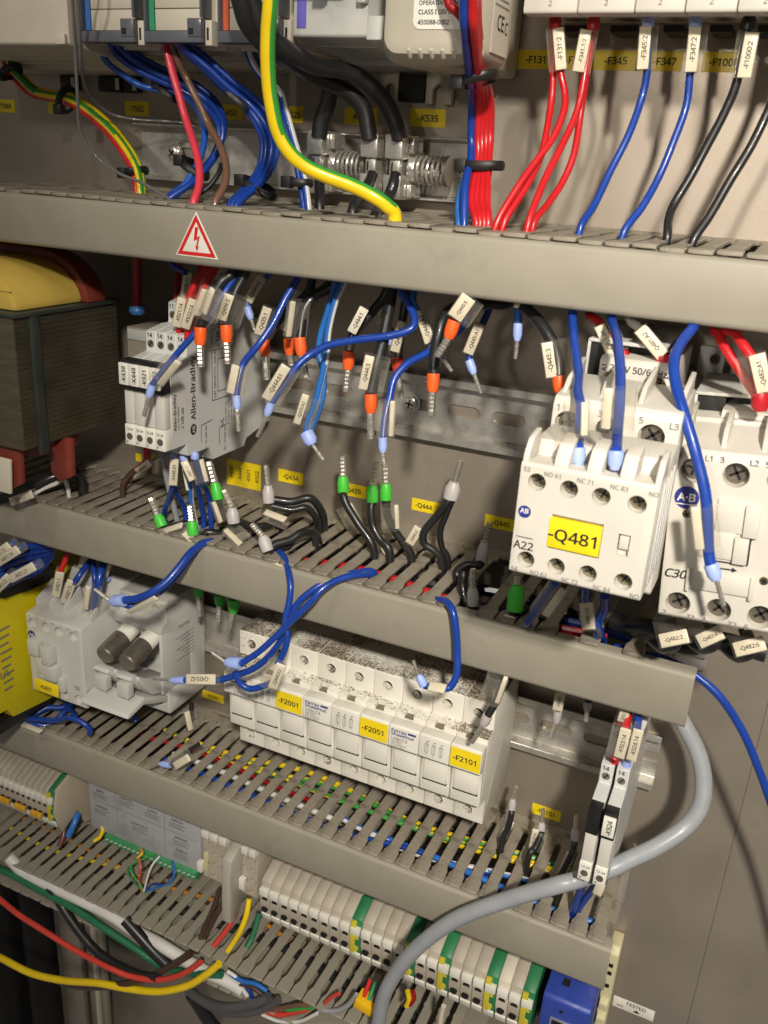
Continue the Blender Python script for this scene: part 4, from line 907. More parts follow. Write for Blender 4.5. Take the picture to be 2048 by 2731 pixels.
for i, kd in enumerate(seq):
    w_ = 7.4
    if x + w_ > 98: break
    nm = {'grey': 'grey', 'pe': 'green yellow earth', 'cream': 'cream'}[kd]
    terminal(x, w_, '%s terminal, %s rightwards from the tall end bracket in the lowest row' % (nm, (ords + ['fifteenth', 'sixteenth', 'seventeenth', 'eighteenth', 'nineteenth', 'twentieth', '21st', '22nd', '23rd', '24th', '25th', '26th'])[i]), kd)
    x += w_
t = thing('network_socket_module', 'blue module with a network socket at the bottom right', 'module', (111, 8, -375))
b = build(MB().prism([(8, -309.5), (36, -309.5), (53, -310.5), (55, -312.5), (55, -400), (8, -400)], 97.9, 125.0, 'x'), 'housing', BLUEP, t, bevel=.8)
c = MB().box(104.5, 119.5, 44, 60, -344, -326); cut(b, c)
so = MB(); so.box(103.7, 120.3, 49, 55.8, -326, -324.8); so.box(103.7, 104.6, 49, 55.8, -344, -326); so.box(119.4, 120.3, 49, 55.8, -344, -326)
build(so, 'socket_shell', STEEL, t, bevel=.2)
build(MB().box(104.6, 119.4, 44.1, 45, -344, -326), 'socket_cavity', DARK, t)
build(MB().cyl((109, 54.8, -318.5), (109, 55.2, -318.5), 1.1), 'indicator', DARK, t); build(MB().box(106, 110, 40, 45, -309.6, -309.2), 'top_slot', DARK, t)
# beige terminal strip at the very right
t = thing('beige_foot_strip', 'narrow cream plastic strip right of the blue socket module', 'strip', (127, 0, -370))
b = build(MB().prism([(.4, -300), (12, -300), (16, -304), (16, -420), (.4, -420)], 125.3, 131.6, 'x'), 'strip_body', mat('strip_cream', rgb(206, 198, 158), .5, var=.05), t, bevel=.6)
for z in (-312, -318, -328, -340, -352): build(MB().box(127, 129.5, 15.9, 16.15, z - 1.6, z + 1.2), 'strip_hole', DARK, t)
for z in (-345, -357, -369, -381): build(MB().prism([(16, z), (20, z + 2), (20, z + 6), (16, z + 8)], 126, 131, 'x'), 'strip_ledge', mat('strip_cream', (1, 1, 1, 1)), t, bevel=.3)

tag(build(MB().prism([(1, -96), (8, -96), (8, -104), (3, -105), (3, -114), (1, -114)], 126, 144, 'x'), 'rail_end', RAIL, bevel=.4), 'galvanised bracket end behind the free cover end of the second duct', 'bracket')
# ================================================================== below the ducts, bottom left
def conduit(px, d, r, z0, z1, label):
    xc = at(px, 2560, d)[0]; n = int((z0 - z1) / 2.1); pts = []; rad = []
    for i in range(n): 
        z = z0 - i * 2.1
        pts += [(xc, d, z), (xc, d, z - .9), (xc, d, z - 1.1), (xc, d, z - 1.95)]; rad += [r, r, r * .88, r * .88]
    o = build(MB().tube(pts, rad, 24), 'corrugated_conduit', BLACK, ang=60)
    tag(o, label, 'conduit', 'black corrugated conduits')
conduit(112, -20, 14.5, -408, -900, 'black corrugated conduit standing under the lowest duct')
conduit(20, -14, 16, -408, -900, 'black corrugated conduit at the left picture edge')
for px0, px1, d, m_, lb in ((168, 215, -22, PANEL, 'grey vertical steel profile right of the conduits'), (232, 276, -30, DUCT, 'second grey vertical steel profile right of the conduits'), (246, 252, -24, CREAM, 'thin bright edge strip between the vertical profiles')):
    xa, xb = at(px0, 2560, d)[0], at(px1, 2560, d)[0]
    tag(build(MB().box(xa, xb, d - 5, d, -720, -404), 'vertical_profile', m_, bevel=.8), lb, 'profile')

# ================================================================== wires
def zz(ox, oy, s):
    def f(x, y, d=None, z=None):
        return (ox + x / s, oy + y / s, d) if z is None else (ox + x / s, oy + y / s, 0, z)
    def many(pts, ds):                     # points with depth interpolated along ds
        n = len(pts); out = []
        for i, p in enumerate(pts):
            u = i / max(1, n - 1) * (len(ds) - 1); k = min(int(u), len(ds) - 2) if len(ds) > 1 else 0
            d = ds[k] if len(ds) == 1 else ds[k] + (ds[k + 1] - ds[k]) * (u - k)
            out.append(f(p[0], p[1], d))
        return out
    f.many = many
    return f
def offs(P, dx, dy, dd=0): return [(p[0] + dx, p[1] + dy, p[2] + dd) if len(p) == 3 else (p[0] + dx, p[1] + dy, 0, p[3]) for p in P]
def into(P, z):                            # run on straight down / up to height z
    q = pt(P[-1]); return P + [(q[0], q[1] , z, 0, 0)]
def top(P):                                # comes down from above the picture
    q = pt(P[0]); return [(q[0], q[1] + 2, 275, 0, 0), (q[0], q[1], q[2] + 14, 0, 0)] + P[1:]
A = zz(1250, 0, 2.079); B = zz(650, 0, 2.37); C0 = zz(0, 0, 2.37); C4 = zz(0, 600, 2.37); C5 = zz(550, 700, 2.37); C6 = zz(1100, 750, 3.318); C7 = zz(1340, 820, 2.343)
E0 = zz(0, 1200, 2.37); E1 = zz(350, 1150, 2.552); E2 = zz(900, 1200, 2.765); E3 = zz(550, 1600, 1.952); E5 = zz(1250, 1750, 2.079); E6 = zz(0, 1950, 2.37); E7 = zz(60, 1480, 3.19); E8 = zz(0, 1700, 3.6875); E9 = zz(0, 1150, 3.318)

# ---- top right feeders into the first duct
dn = Z1 - 10
def feeder(label, P, ds, r, m_, fer=None, mk=None, zin=True, **kw):
    pts = A.many(P, ds)
    w_ = wire(label, into(pts, dn) if zin else pts, r, m_, **kw)
    if fer:
        k, p0, p1, cr = fer; ferrule(w_, pt(A(*p0, ds[0])), pt(A(*p1, ds[0])), None, k, cr, .8)
    if mk:
        a, b, wd, tx, sd = mk; marker(w_, pt(A(*a, ds[0] + 4)), pt(A(*b, ds[0] + 4)), wd * .88, tx, side=sd, wr=1.0)
    return w_
feeder('red wire under marker -F131:2, the left strand', [(480, 120), (470, 380), (458, 560), (430, 740), (395, 880), (310, 1050), (195, 1240)], [44, 46, 60, 78], 1.45, REDW, ('rd', (480, 165), (478, 75), 2.5))
feeder('red wire with marker -F131:2, the right strand that bows out', [(486, 130), (508, 385), (533, 520), (526, 620), (470, 760), (380, 885), (270, 1040), (150, 1250)], [46, 48, 62, 80], 1.45, REDW, None, ((495, 155), (512, 387), 5.0, '-F131:2', -1))
feeder('red wire with marker -F341.1:2, the left strand', [(690, 120), (645, 400), (600, 620), (500, 840), (420, 1000), (330, 1240)], [44, 46, 62, 80], 1.45, REDW, ('rd', (690, 165), (695, 75), 2.5), ((652, 165), (606, 398), 5.2, '-F341.1:2', 1))
feeder('red wire under marker -F341.1:2, the right strand', [(694, 120), (655, 400), (618, 640), (585, 850), (520, 1010), (440, 1130), (360, 1240)], [42, 44, 56, 74], 1.45, REDW)
feeder('blue wire with marker -F345:2', [(994, 110), (990, 380), (960, 540), (890, 740), (790, 940), (700, 1130), (620, 1262)], [44, 44, 56, 72], 1.5, BLUE, ('la', (992, 150), (999, 75), 2.4), ((982, 146), (962, 385), 5.0, '-F345:2', 1))
feeder('blue wire with marker -F347:2', [(1258, 110), (1228, 400), (1205, 590), (1130, 800), (1050, 990), (960, 1150), (860, 1288)], [44, 44, 52, 66], 1.5, BLUE, ('la', (1256, 155), (1259, 75), 2.4), ((1257, 150), (1229, 400), 5.0, '-F347:2', 1))
feeder('black wire with marker -F1000:2', [(1550, 110), (1490, 440), (1420, 620), (1310, 830), (1230, 980), (1140, 1130), (1108, 1220), (1100, 1315)], [44, 44, 50, 62], 1.75, BLK, ('bk', (1542, 170), (1560, 80), 2.8), ((1572, 180), (1524, 432), 5.6, '-F1000:2', -1))
feeder('black wire running out of the picture at the right edge', [(1850, 120), (1760, 380), (1690, 550), (1640, 660), (1560, 820), (1450, 1000), (1340, 1190), (1240, 1345)], [40, 44, 50, 62], 1.75, BLK)

# ---- vertical red and blue bundle
vb = [(1385, -80), (1393, 60), (1400, 220), (1425, 450), (1440, 620), (1440, 850), (1435, 1020), (1402, 1150), (1393, 1405)]
wire('blue wire at the left of the tied red bundle', into(top(B.many(vb, [114, 108, 100, 80, 56, 48, 52, 62, 70])), dn), 1.75, BLUE)
wire('light blue wire low in the tied red bundle', into(B.many([(1440, 900), (1425, 1040), (1375, 1200), (1355, 1330), (1360, 1420)], [46, 56, 68]), dn), 1.5, LBLUE)
for i, (dx, lb) in enumerate(((0, 'front red wire of the tied bundle next to the blue one'), (24, 'second red wire of the tied bundle'), (50, 'third red wire of the tied bundle'), (76, 'outermost right red wire of the tied bundle'))):
    pts = [(1440 + dx * .3, -80), (1448 + dx * .35, 60), (1458 + dx * .35, 220), (1480 + dx * .45, 450), (1485 + dx * .95, 620), (1482 + dx * 1.0, 850), (1478 + dx * .9, 1030), (1452 + dx * 1.15, 1170), (1440 + dx * 1.3, 1290), (1470 + dx * 1.0, 1400)]
    wire(lb, into(top(B.many(pts, [114 - i * 4, 108 - i * 4, 100 - i * 4, 78 - i * 3, 54 - i, 48 - i, 50, 58, 64, 70])), dn), 1.75, REDW)
wire('red wire joining the tied bundle from the upper left', top(B.many([(1240, -60), (1290, 0), (1345, 70), (1420, 180), (1470, 400)], [98, 100, 100, 94, 76])), 1.75, DRED)
def tie(label, c, d, rx, rz, tail=None, ang=0.0, wd=1.5):
    x, _, z = at(*c, d); pts = []
    for i in range(25):
        a = 2 * math.pi * i / 24; u, v = rx * math.cos(a), rz * math.sin(a)
        pts.append((x + u * math.cos(ang), d + v, z + u * math.sin(ang)))
    o = build(MB().tube(pts, wd, 6, squash=(1.3, .5), up=(0, 0, 1)), 'cable_tie', BLACK)
    tag(o, label, 'cable tie', 'black cable ties')
    build(MB().obox((x - rx * .8 * math.cos(ang), d + rz * .75, z - rx * .8 * math.sin(ang)), (1, 0, 0), (0, 1, 0), (0, 0, 1), 2.6, 2.2, 2.6), 'tie_head', BLACK, o, bevel=.5)
    if tail: build(MB().tube([pt(p) for p in tail], .9, 6, squash=(1, .4)), 'tie_tail', BLACK, o)
    return o
tie('black cable tie high on the red and blue bundle', (1272, 212), 72, 8, 6.5, ang=.25)
tie('black cable tie low on the red and blue bundle beside the round screw', (1285, 442), 50, 9.5, 7, ang=.05)

# ---- green yellow earth wire and the black shielded cables
wire('thick green yellow earth wire curving in front of the clamps', into(top(B.many([(185, -120), (170, 0), (155, 200), (153, 400), (168, 600), (213, 820), (288, 960), (390, 1050), (520, 1112), (680, 1172), (820, 1240), (905, 1300), (955, 1365)], [118, 112, 104, 92, 84])), dn), 3.0, [YELW, GRNW], name='earth_wire', n=16, sector=(2, 5, .02))
wire('thick black cable to the middle clamp', top(B.many([(-60, -80), (-5, 60), (60, 200), (170, 310), (300, 385), (450, 480), (600, 545), (700, 615), (765, 710), (795, 880)], [98, 92, 78, 56, 40, 32, 30])), 3.9, BLK, name='cable', cat='cable', n=14)
wire('thick black cable to the right clamp', top(B.many([(20, -80), (70, 60), (150, 210), (300, 335), (450, 415), (600, 440), (720, 480), (820, 555), (905, 660), (965, 790), (985, 880)], [94, 88, 74, 52, 38, 32, 30])), 3.7, BLK, name='cable', cat='cable', n=14)
wire('short black cable above the left clamp', B.many([(560, 480), (545, 560), (530, 660), (492, 760), (475, 870)], [30, 28, 28]), 3.9, BLK, name='cable', cat='cable', n=14)
wire('stripped black cable below the left clamp', into(B.many([(476, 1080), (480, 1180), (480, 1310)], [28, 34, 40]), dn), 2.5, BLK, name='cable', cat='cable', n=14)
wire('stripped black cable below the middle clamp', into(B.many([(815, 1100), (790, 1160), (735, 1240), (690, 1330)], [28, 34, 50]), dn), 2.6, BLK, name='cable', cat='cable', n=14)
wire('stripped black cable below the right clamp', into(B.many([(960, 1100), (945, 1165), (915, 1240), (860, 1320), (825, 1385)], [28, 34, 58]), dn), 2.6, BLK, name='cable', cat='cable', n=14)

# ---- left wires under the modules
pe = [(10, 150), (30, 300), (62, 430), (112, 490), (200, 575), (300, 603), (420, 625), (540, 692), (680, 812), (790, 950), (858, 1080), (880, 1220)]
for dx, dy, dd, m_, sec, lb in ((-14, 12, 0, REDW, None, 'red wire of the tied bundle under the cream module'), (4, 0, 2, [YELW, GRNW], (1, 4, .03), 'yellow green wire in the middle of the left tied bundle'), (20, -14, -2, [GRNW, YELW], (3, 3, -.03), 'green yellow wire on top of the left tied bundle')):
    P = [(x + dx + (6 if dx > 0 else 0), y + dy) for x, y in pe]
    wire(lb, into(C0.many(P, [40 + dd, 26 + dd, 22 + dd, 30 + dd, 40 + dd]), dn), 1.9, m_, sector=sec, name='wire')
tie('black cable tie on the green yellow wires at the left edge', (31, 192), 32, 6, 5.5, ang=.5)
tie('black cable tie on the green yellow wires over a yellow label', (180, 268), 24, 6.5, 6.5, ang=1.2)
tie('black cable tie on the green yellow wires near the duct', (363, 458), 34, 6.5, 6, ang=.2)
wire('thin grey wire sagging to the duct at the left', top(C0.many([(455, -60), (462, 60), (475, 300), (490, 600), (500, 780), (540, 900), (640, 1020), (760, 1100), (860, 1140), (960, 1190), (1075, 1262)], [88, 80, 70, 62, 66, 72])), .8, THIN)
wire('thin grey wire bending right behind the blue bundle', top(C0.many([(485, -60), (495, 60), (507, 300), (516, 430), (540, 550), (600, 640), (700, 720), (850, 755), (1000, 765), (1150, 776), (1260, 812), (1310, 850)], [80, 70, 40, 20, 14])), .8, THIN)
b1 = [(700, 240), (740, 300), (820, 375), (950, 450), (1060, 500), (1210, 570), (1340, 680), (1395, 800), (1370, 950), (1290, 1070), (1195, 1160), (1060, 1262)]
wire('single light blue wire left of the first blue bundle', C0.many([(600, 240), (622, 300), (680, 395), (780, 475), (900, 545), (1050, 572), (1150, 600), (1240, 680), (1290, 800), (1280, 950), (1200, 1120), (1120, 1230)], [58, 44, 36, 44, 66]), 1.6, wm('mid_blue', (40, 90, 180)))
for i, (dx, dy, dd) in enumerate(((-24, 22, 4), (0, 0, 0), (26, -14, -3), (-14, -10, -5), (36, 14, 3), (52, -24, -1))):
    f = [(x + dx * (.6 + .5 * math.sin(j * .5)), y + dy * (1 - .4 * (j > 6))) for j, (x, y) in enumerate(b1)]
    wire('blue wire %s of the first tied blue bundle' % ('at the lower left', 'in the middle', 'at the upper right', 'at the back', 'at the outer right', 'farthest right')[i], into(C0.many(f, [56 + dd, 42 + dd, 32 + dd, 42 + dd, 66 + dd]), dn), 1.55, BLUE)
tie('black cable tie hanging on the first blue bundle', (455, 245), 34, 7, 6, ang=-.6)
tie('black cable tie on the first blue bundle at the duct', (520, 448), 52, 8, 6, ang=-.5)
b2 = [(1100, 230), (1190, 320), (1310, 425), (1430, 540), (1550, 640), (1645, 760), (1690, 900), (1665, 1060), (1580, 1180), (1475, 1290)]
for i, (dx, dy, dd) in enumerate(((-30, 10, 4), (-6, 16, 6), (20, -10, 2), (46, -26, -2), (4, -14, -4), (64, -10, 2), (30, 22, 6))):
    f = [(x + dx * (.5 + .12 * j if j < 6 else 1.0 - .1 * (j - 6)), y + dy * (1 - .5 * (j > 5))) for j, (x, y) in enumerate(b2)]
    wire('blue wire %s of the large blue bundle under the orange strip module' % ('at the inner edge', 'at the front', 'above the middle', 'at the upper edge', 'at the back', 'at the outer edge', 'in the middle')[i], into(C0.many(f, [60 + dd, 48 + dd, 36 + dd, 44 + dd, 70 + dd]), dn), 1.65, BLUE)
tie('black cable tie high on the large blue bundle', (640, 252), 42, 10, 8, ang=-.7)
tie('black cable tie low on the large blue bundle', (690, 500), 58, 9, 7, ang=-.4, tail=[C0(1620, 1190, 66), C0(1690, 1230, 68), C0(1720, 1220, 66)])
wire('pink red wire in front of the blue bundles', into(C0.many([(1046, 240), (1050, 265), (1075, 400), (1120, 560), (1170, 740), (1222, 900), (1258, 1050), (1256, 1180), (1222, 1292)], [58, 60, 62, 72, 82]), dn), 1.9, PINK)
wire('brown wire beside the pink red wire', into(C0.many([(1080, 260), (1130, 400), (1180, 500), (1250, 640), (1320, 790), (1390, 920), (1428, 1050), (1420, 1165), (1358, 1292)], [60, 54, 54, 66, 80]), dn), 1.8, BRN)
wire('blue and white wire behind the green yellow earth wire', into(B.many([(0, 220), (15, 290), (50, 390), (120, 490), (230, 590), (270, 720), (320, 900), (370, 1080), (405, 1300)], [58, 46, 40, 44, 52]), dn), 1.8, [BLUE, WHT], sector=(2, 3, .03))
wire('blue wire paired with the blue and white one', into(B.many([(20, 220), (40, 290), (80, 390), (140, 480), (225, 590), (255, 720), (300, 900), (345, 1080), (380, 1300)], [54, 42, 37, 42, 50]), dn), 1.8, BLUE)
tie('black cable tie on the blue and white pair', (800, 487), 48, 6, 5)
wire('thin black wire tucked under the brown wire', C0.many([(1400, 1040), (1380, 1100), (1320, 1180), (1240, 1240)], [56, 70]), 1.2, BLK)

# ---- wires hanging under the first duct
def hang(label, F, P, ds, r, m_, fer=None, marks=(), up=True, sector=None, cat='wire', dd=0):
    """P: points, last one is where the collar starts; fer = (kind, rc, rp, collar end, tip)"""
    pts = F.many(P, ds)
    if up:
        q = pt(pts[0]); pts = [(q[0] + 1, min(q[1], 88), q[2] + 16, 0, 0)] + pts
    d_ = ds[-1]
    fe = None
    if fer: fe = (fer[0], fer[1], fer[2], F(*fer[3], d_ + 1), F(*fer[4], d_ + 2) if fer[4] else None)
    mk = []
    for k in marks:
        dm = k[5] if len(k) > 5 else d_ + 2
        mk.append((F(*k[0], dm), F(*k[1], dm), k[2], k[3], k[4] if len(k) > 4 else {}))
    return wire(label, pts, r, m_, fe, mk, sector=sector)
OR = (2.75, 1.75); LA = (1.95, 1.05)
def L(kind, a, b): return (kind, *(OR if kind in ('or', 'do') else LA), a, b)
hang('thick black wire with clear marker and orange ferrule over the relay flank', C4, [(1470, 290), (1400, 360), (1330, 480), (1293, 580), (1268, 648)], [88, 104], 2.3, BLK, L('or', (1265, 760), (1270, 897)), [((1300, 408), (1240, 570), 3.6, None, dict(side=1, wr=3.0, roll=30)), ((1345, 400), (1290, 560), 3.0, None, dict(side=1, wr=3.0, roll=-50))])
hang('thick black wire with marker -Q434:3 and orange ferrule', C4, [(1560, 270), (1490, 420), (1445, 560), (1430, 633)], [86, 98], 2.3, BLK, L('or', (1433, 742), (1441, 877)), [((1452, 440), (1400, 600), 4.3, '-Q434:3', dict(side=1, wr=3.0))])
hang('blue wire with clear marker pointing at the slim relay tags', C4, [(1490, 300), (1420, 430), (1320, 590), (1220, 700), (1110, 825), (1000, 960), (962, 1012)], [86, 104, 116], 1.55, BLUE, L('la', (940, 1090), (910, 1208)), [((1128, 862), (1010, 1008), 3.0, None, dict(side=-1, wr=1.8, roll=25))])
hang('short blue wire with marker -Q434:A2', C5, [(405, 55), (350, 130), (280, 220), (258, 285)], [62, 66], 1.5, LBLUE, L('la', (285, 362), (306, 430)), [((352, 88), (262, 245), 4.6, '-Q434:A2', dict(side=0, wr=1.5))])
hang('black wire with marker -Q435:1 and orange ferrule over the rail screw', C5, [(650, 180), (490, 330), (405, 440), (366, 490)], [62, 72], 2.2, BLK, L('or', (372, 592), (385, 740)), [((388, 285), (330, 455), 4.4, '-Q435:1', dict(side=1, wr=2.0))])
hang('long blue wire with clear marker beside the relay flank', C5, [(585, 70), (500, 230), (420, 390), (330, 520), (238, 635), (205, 740), (190, 840)], [80, 98, 108], 1.65, BLUE, L('la', (196, 930), (205, 1066)), [((188, 650), (153, 825), 3.6, None, dict(side=1, wr=1.8, roll=-20))])
hang('black wire with orange ferrule, left one of the close pair', C5, [(780, 130), (640, 230), (560, 330), (523, 480)], [60, 68], 2.2, BLK, L('or', (530, 585), (541, 652)), [((590, 180), (490, 430), 4.2, '-Q435:3', dict(side=1, wr=2, sleeve=False), 60)])
hang('black wire with wide clear marker and orange ferrule, right one of the close pair', C5, [(820, 125), (690, 210), (620, 300), (590, 475)], [70, 82], 2.5, BLK, L('or', (602, 590), (632, 726)), [((548, 245), (520, 468), 2.6, None, dict(side=1, wr=3.4, roll=35))])
hang('blue wire of the pair in the large lavender twin ferrule', C5, [(815, 120), (770, 300), (725, 450), (712, 570), (740, 700), (738, 830), (700, 960), (660, 1065)], [72, 74, 80], 1.55, LBLUE)
hang('white striped blue wire of the pair in the large lavender twin ferrule', C5, [(870, 120), (815, 250), (772, 430), (757, 600), (722, 760), (685, 900), (648, 985), (632, 1075)], [76, 82, 86], 1.6, [LBLUE, WHT], ('la', 3.4, 1.1, (672, 1152), (742, 1250)), [((630, 835), (572, 1018), 3.4, '-Q435:A2', dict(side=1, wr=2.6))], sector=(1, 4, .03))
hang('long blue wire sweeping left with marker -Q444:61', C5, [(1225, 150), (1282, 265), (1317, 365), (1282, 428), (1150, 465), (950, 490), (780, 522), (660, 582), (580, 650), (490, 770), (412, 885)], [76, 86, 96, 110], 1.7, BLUE, L('la', (382, 968), (325, 1100)), [((505, 655), (378, 862), 4.4, '-Q444:61', dict(side=1, wr=1.9))])
hang('black wire with marker -Q444:1 and orange ferrule', C5, [(1140, 180), (1060, 300), (975, 400), (920, 480), (902, 565)], [60, 74], 2.2, BLK, L('or', (895, 677), (881, 815)), [((1000, 288), (918, 442), 4.4, '-Q444:1', dict(side=1, wr=1.8, sleeve=False))])
hang('blue wire with marker -Q444:A1 behind the thick black wires', C5, [(1150, 160), (1140, 260), (1150, 380), (1165, 430)], [44, 46], 1.5, BLUE, L('la', (1165, 520), (1170, 580)), [((1130, 198), (1102, 392), 4.2, '-Q444:A1', dict(side=0))])
hang('thick black wire with wide marker -Q444:3 and orange ferrule', C5, [(1180, 140), (1145, 350), (1112, 520), (1070, 680), (1040, 832)], [74, 98], 2.6, BLK, L('or', (1040, 952), (1041, 1112)), [((1035, 590), (988, 800), 4.0, '-Q444:3', dict(side=1, wr=3.2))])
hang('black wire with dull orange ferrule in the shade behind the blue sweep', C5, [(1270, 180), (1245, 330), (1222, 480), (1212, 600)], [48, 52], 2.1, BLK, L('do', (1208, 692), (1232, 857)), [((1240, 372), (1190, 563), 4.4, '-Q445:1', dict(side=0))])
hang('blue and white wire with marker -Q444:A2', C5, [(1325, 150), (1310, 250), (1345, 330), (1425, 515)], [56, 62], 1.6, [LBLUE, WHT], L('la', (1490, 600), (1552, 688)), [((1348, 300), (1414, 508), 4.8, '-Q444:A2', dict(side=0))], sector=(2, 4, .0))
hang('blue wire with clear marker hanging lowest in the middle', C5, [(1640, 380), (1480, 520), (1380, 580), (1270, 640), (1190, 735), (1158, 860), (1130, 980), (1116, 1105)], [72, 96, 108], 1.65, BLUE, L('la', (1116, 1200), (1126, 1285)), [((1178, 875), (1165, 1098), 2.0, None, dict(side=-1, wr=2.2, roll=30))])
hang('black wire with large marker -Q445:5 and tilted orange ferrule', C6, [(860, 170), (660, 195), (540, 215), (430, 290), (372, 350)], [70, 88, 100], 2.5, BLK, L('or', (318, 505), (222, 662)), [((500, 140), (372, 325), 6.2, '-Q445:5', dict(side=1, wr=1.5))])
hang('thick black wire with straight orange ferrule over the rail', C6, [(560, 170), (400, 220), (290, 300), (235, 450), (200, 640), (186, 815)], [66, 84, 88], 2.4, BLK, L('or', (176, 978), (164, 1187)))
hang('short blue wire with marker -Q445:A1', C6, [(690, 160), (672, 260), (610, 400), (520, 600), (500, 700)], [58, 66], 1.6, BLUE, L('la', (545, 822), (607, 992)), [((598, 375), (490, 640), 4.6, '-Q445:A1', dict(side=0))])
hang('short blue and white wire with lavender ferrule just below the duct', C6, [(940, 150), (936, 250), (933, 372)], [74, 78], 1.7, [LBLUE, WHT], L('la', (926, 528), (911, 687)), [((900, 205), (970, 205), 3.0, None, dict(side=0, sleeve=False))], sector=(4, 4, 0))
hang('thick black wire with marker -Q445:3 reaching the big contactor', C6, [(980, 190), (1020, 255), (1105, 340), (1190, 455), (1250, 570), (1285, 700), (1293, 838)], [78, 88, 94], 2.5, BLK, L('or', (1306, 985), (1312, 1085)), [((1188, 540), (1232, 850), 4.4, '-Q445:3', dict(side=1, wr=2.8))])
hang('blue wire into the left terminal of the block -Q481', C7, [(440, 10), (448, 200), (474, 400), (470, 520), (488, 620), (478, 780), (474, 875)], [88, 130, 160], 1.75, BLUE, ('la', 2.3, 1.1, (474, 985), None), [((513, 592), (508, 800), 2.2, None, dict(side=-1, wr=2.4, roll=20))])
hang('blue wire into the middle terminal of the block -Q481', C7, [(680, 30), (718, 200), (736, 400), (732, 600), (716, 800), (711, 895)], [88, 140, 162], 1.8, BLUE, ('la', 2.5, 1.1, (705, 1015), None), [((665, 505), (645, 758), 2.8, None, dict(side=1, wr=3.2, roll=-20))])
hang('red wire with marker -Q481:A1 to the coil terminal', C7, [(540, 20), (600, 90), (690, 200), (750, 280)], [70, 84], 1.8, REDW, ('rd', 2.4, 1.1, (768, 350), None), [((605, 112), (690, 300), 4.2, '-Q481:A1', dict(side=1, wr=1.8))])
hang('grey white wire with marker -Q481:A2 to the coil terminal', C7, [(790, 50), (850, 125), (930, 220), (1000, 305)], [72, 88], 1.8, WHT, ('rd', 3.2, 1.1, (1012, 385), None), [((858, 130), (1003, 302), 5.0, '-Q481:A2', dict(side=0))])
hang('long blue wire hanging in front of the contactor marked C30', C7, [(1215, 90), (1190, 125), (1110, 230), (1072, 340), (1082, 480), (1130, 650), (1190, 850), (1230, 1000), (1265, 1150), (1280, 1300), (1286, 1500), (1300, 1605)], [86, 110, 128, 132, 134], 2.0, BLUE, ('la', 2.5, 1.15, (1338, 1705), (1382, 1862)), [((1205, 1245), (1235, 1510), 3.0, None, dict(side=1, wr=2.3, roll=-15))])
hang('red wire with marker -Q482:A1, right strand', C7, [(1400, 120), (1440, 150), (1500, 230), (1565, 330), (1600, 450), (1612, 535)], [80, 90, 92], 1.9, REDW, ('rd', 3.3, 1.1, (1612, 650), None), [((1588, 292), (1642, 528), 5.6, '-Q482:A1', dict(side=-1, wr=2.0))])
hang('red wire under marker -Q482:A1, left strand', C7, [(1325, 110), (1350, 170), (1395, 260), (1480, 390), (1555, 500), (1600, 560)], [76, 84, 88], 1.9, REDW)
# red feeds of the slim relays
hang('red wire with marker -K921:14 into the slim relay', C4, [(1320, 230), (1240, 360), (1180, 500), (1140, 640), (1138, 720)], [70, 84], 1.9, REDW, None, [((1152, 460), (1114, 642), 4.2, '-K921:14', dict(side=0))])
hang('red wire with marker -K922:14 into the slim relay', C4, [(1370, 230), (1310, 360), (1240, 500), (1195, 650), (1185, 730)], [72, 86], 1.9, REDW, None, [((1225, 470), (1168, 652), 4.6, '-K922:14', dict(side=0))])
hang('dark red wire with marker -K438:11 at the back of the slim relays', C4, [(1130, 260), (1120, 400), (1110, 520)], [50, 58], 1.8, DRED, None, [((1190, 300), (1162, 465), 4.2, '-K438:11', dict(side=0), 60)])
hang('red wire with marker -K921:11 half hidden between the relay feeds', C4, [(1270, 250), (1255, 400), (1240, 480)], [56, 62], 1.8, DRED, None, [((1268, 330), (1240, 470), 4.0, '-K921:11', dict(side=0), 62)])
hang('black wire under marker A1 beside the thick black wires of the relays', C4, [(1420, 260), (1390, 330), (1350, 420)], [60, 66], 1.6, BLK, None, [((1412, 270), (1385, 360), 4.0, 'A1', dict(side=0), 64)])
hang('thick black wire above the relays behind the clear markers', C4, [(1540, 270), (1450, 330), (1400, 410), (1350, 470)], [64, 76], 2.3, BLK)
hang('thick red cable with blue end over the grey housing', C4, [(865, 200), (866, 300), (866, 420), (866, 520)], [34, 34], 2.6, DRED, ('bl', 4.4, 1.2, (868, 570), None))
hang('blue wire bowing under the duct left of the relay feeds', C4, [(1090, 240), (1140, 280), (1175, 300)], [60, 62], 1.6, BLUE)

# ---- below the slim relays
def low(label, F, P, ds, r, m_, fer=None, marks=(), zin=None, sector=None):
    pts = F.many(P, ds)
    if zin is not None: q = pt(pts[-1]); pts = pts + [(q[0], max(8, min(q[1], 60)), zin + 8, 0, 0), (q[0], max(8, min(q[1], 55)), zin - 4, 0, 0)]
    mk = [(F(*k[0], k[5] if len(k) > 5 else ds[0] + 2), F(*k[1], k[5] if len(k) > 5 else ds[0] + 2), k[2], k[3], k[4] if len(k) > 4 else {}) for k in marks]
    w_ = wire(label, pts, r, m_, None, mk, sector=sector)
    if fer: ferrule(w_, pt(F(*fer[1], ds[0])), pt(F(*fer[2], ds[0])), None, fer[0], fer[3], 1)
    return w_
low('blue wire with marker -K448:A1, left leg', E0, [(1095, 40), (1090, 220), (1070, 300), (1035, 420)], [82, 78, 66], 1.5, BLUE, ('la', (1096, 62), (1098, 20), 2.0), [((1103, 58), (1092, 222), 4.4, '-K448:A1', dict(side=0))], zin=-90)
low('blue wire under marker -K448:A1, right leg', E0, [(1100, 200), (1115, 270), (1165, 370)], [78, 62], 1.5, BLUE, zin=-90)
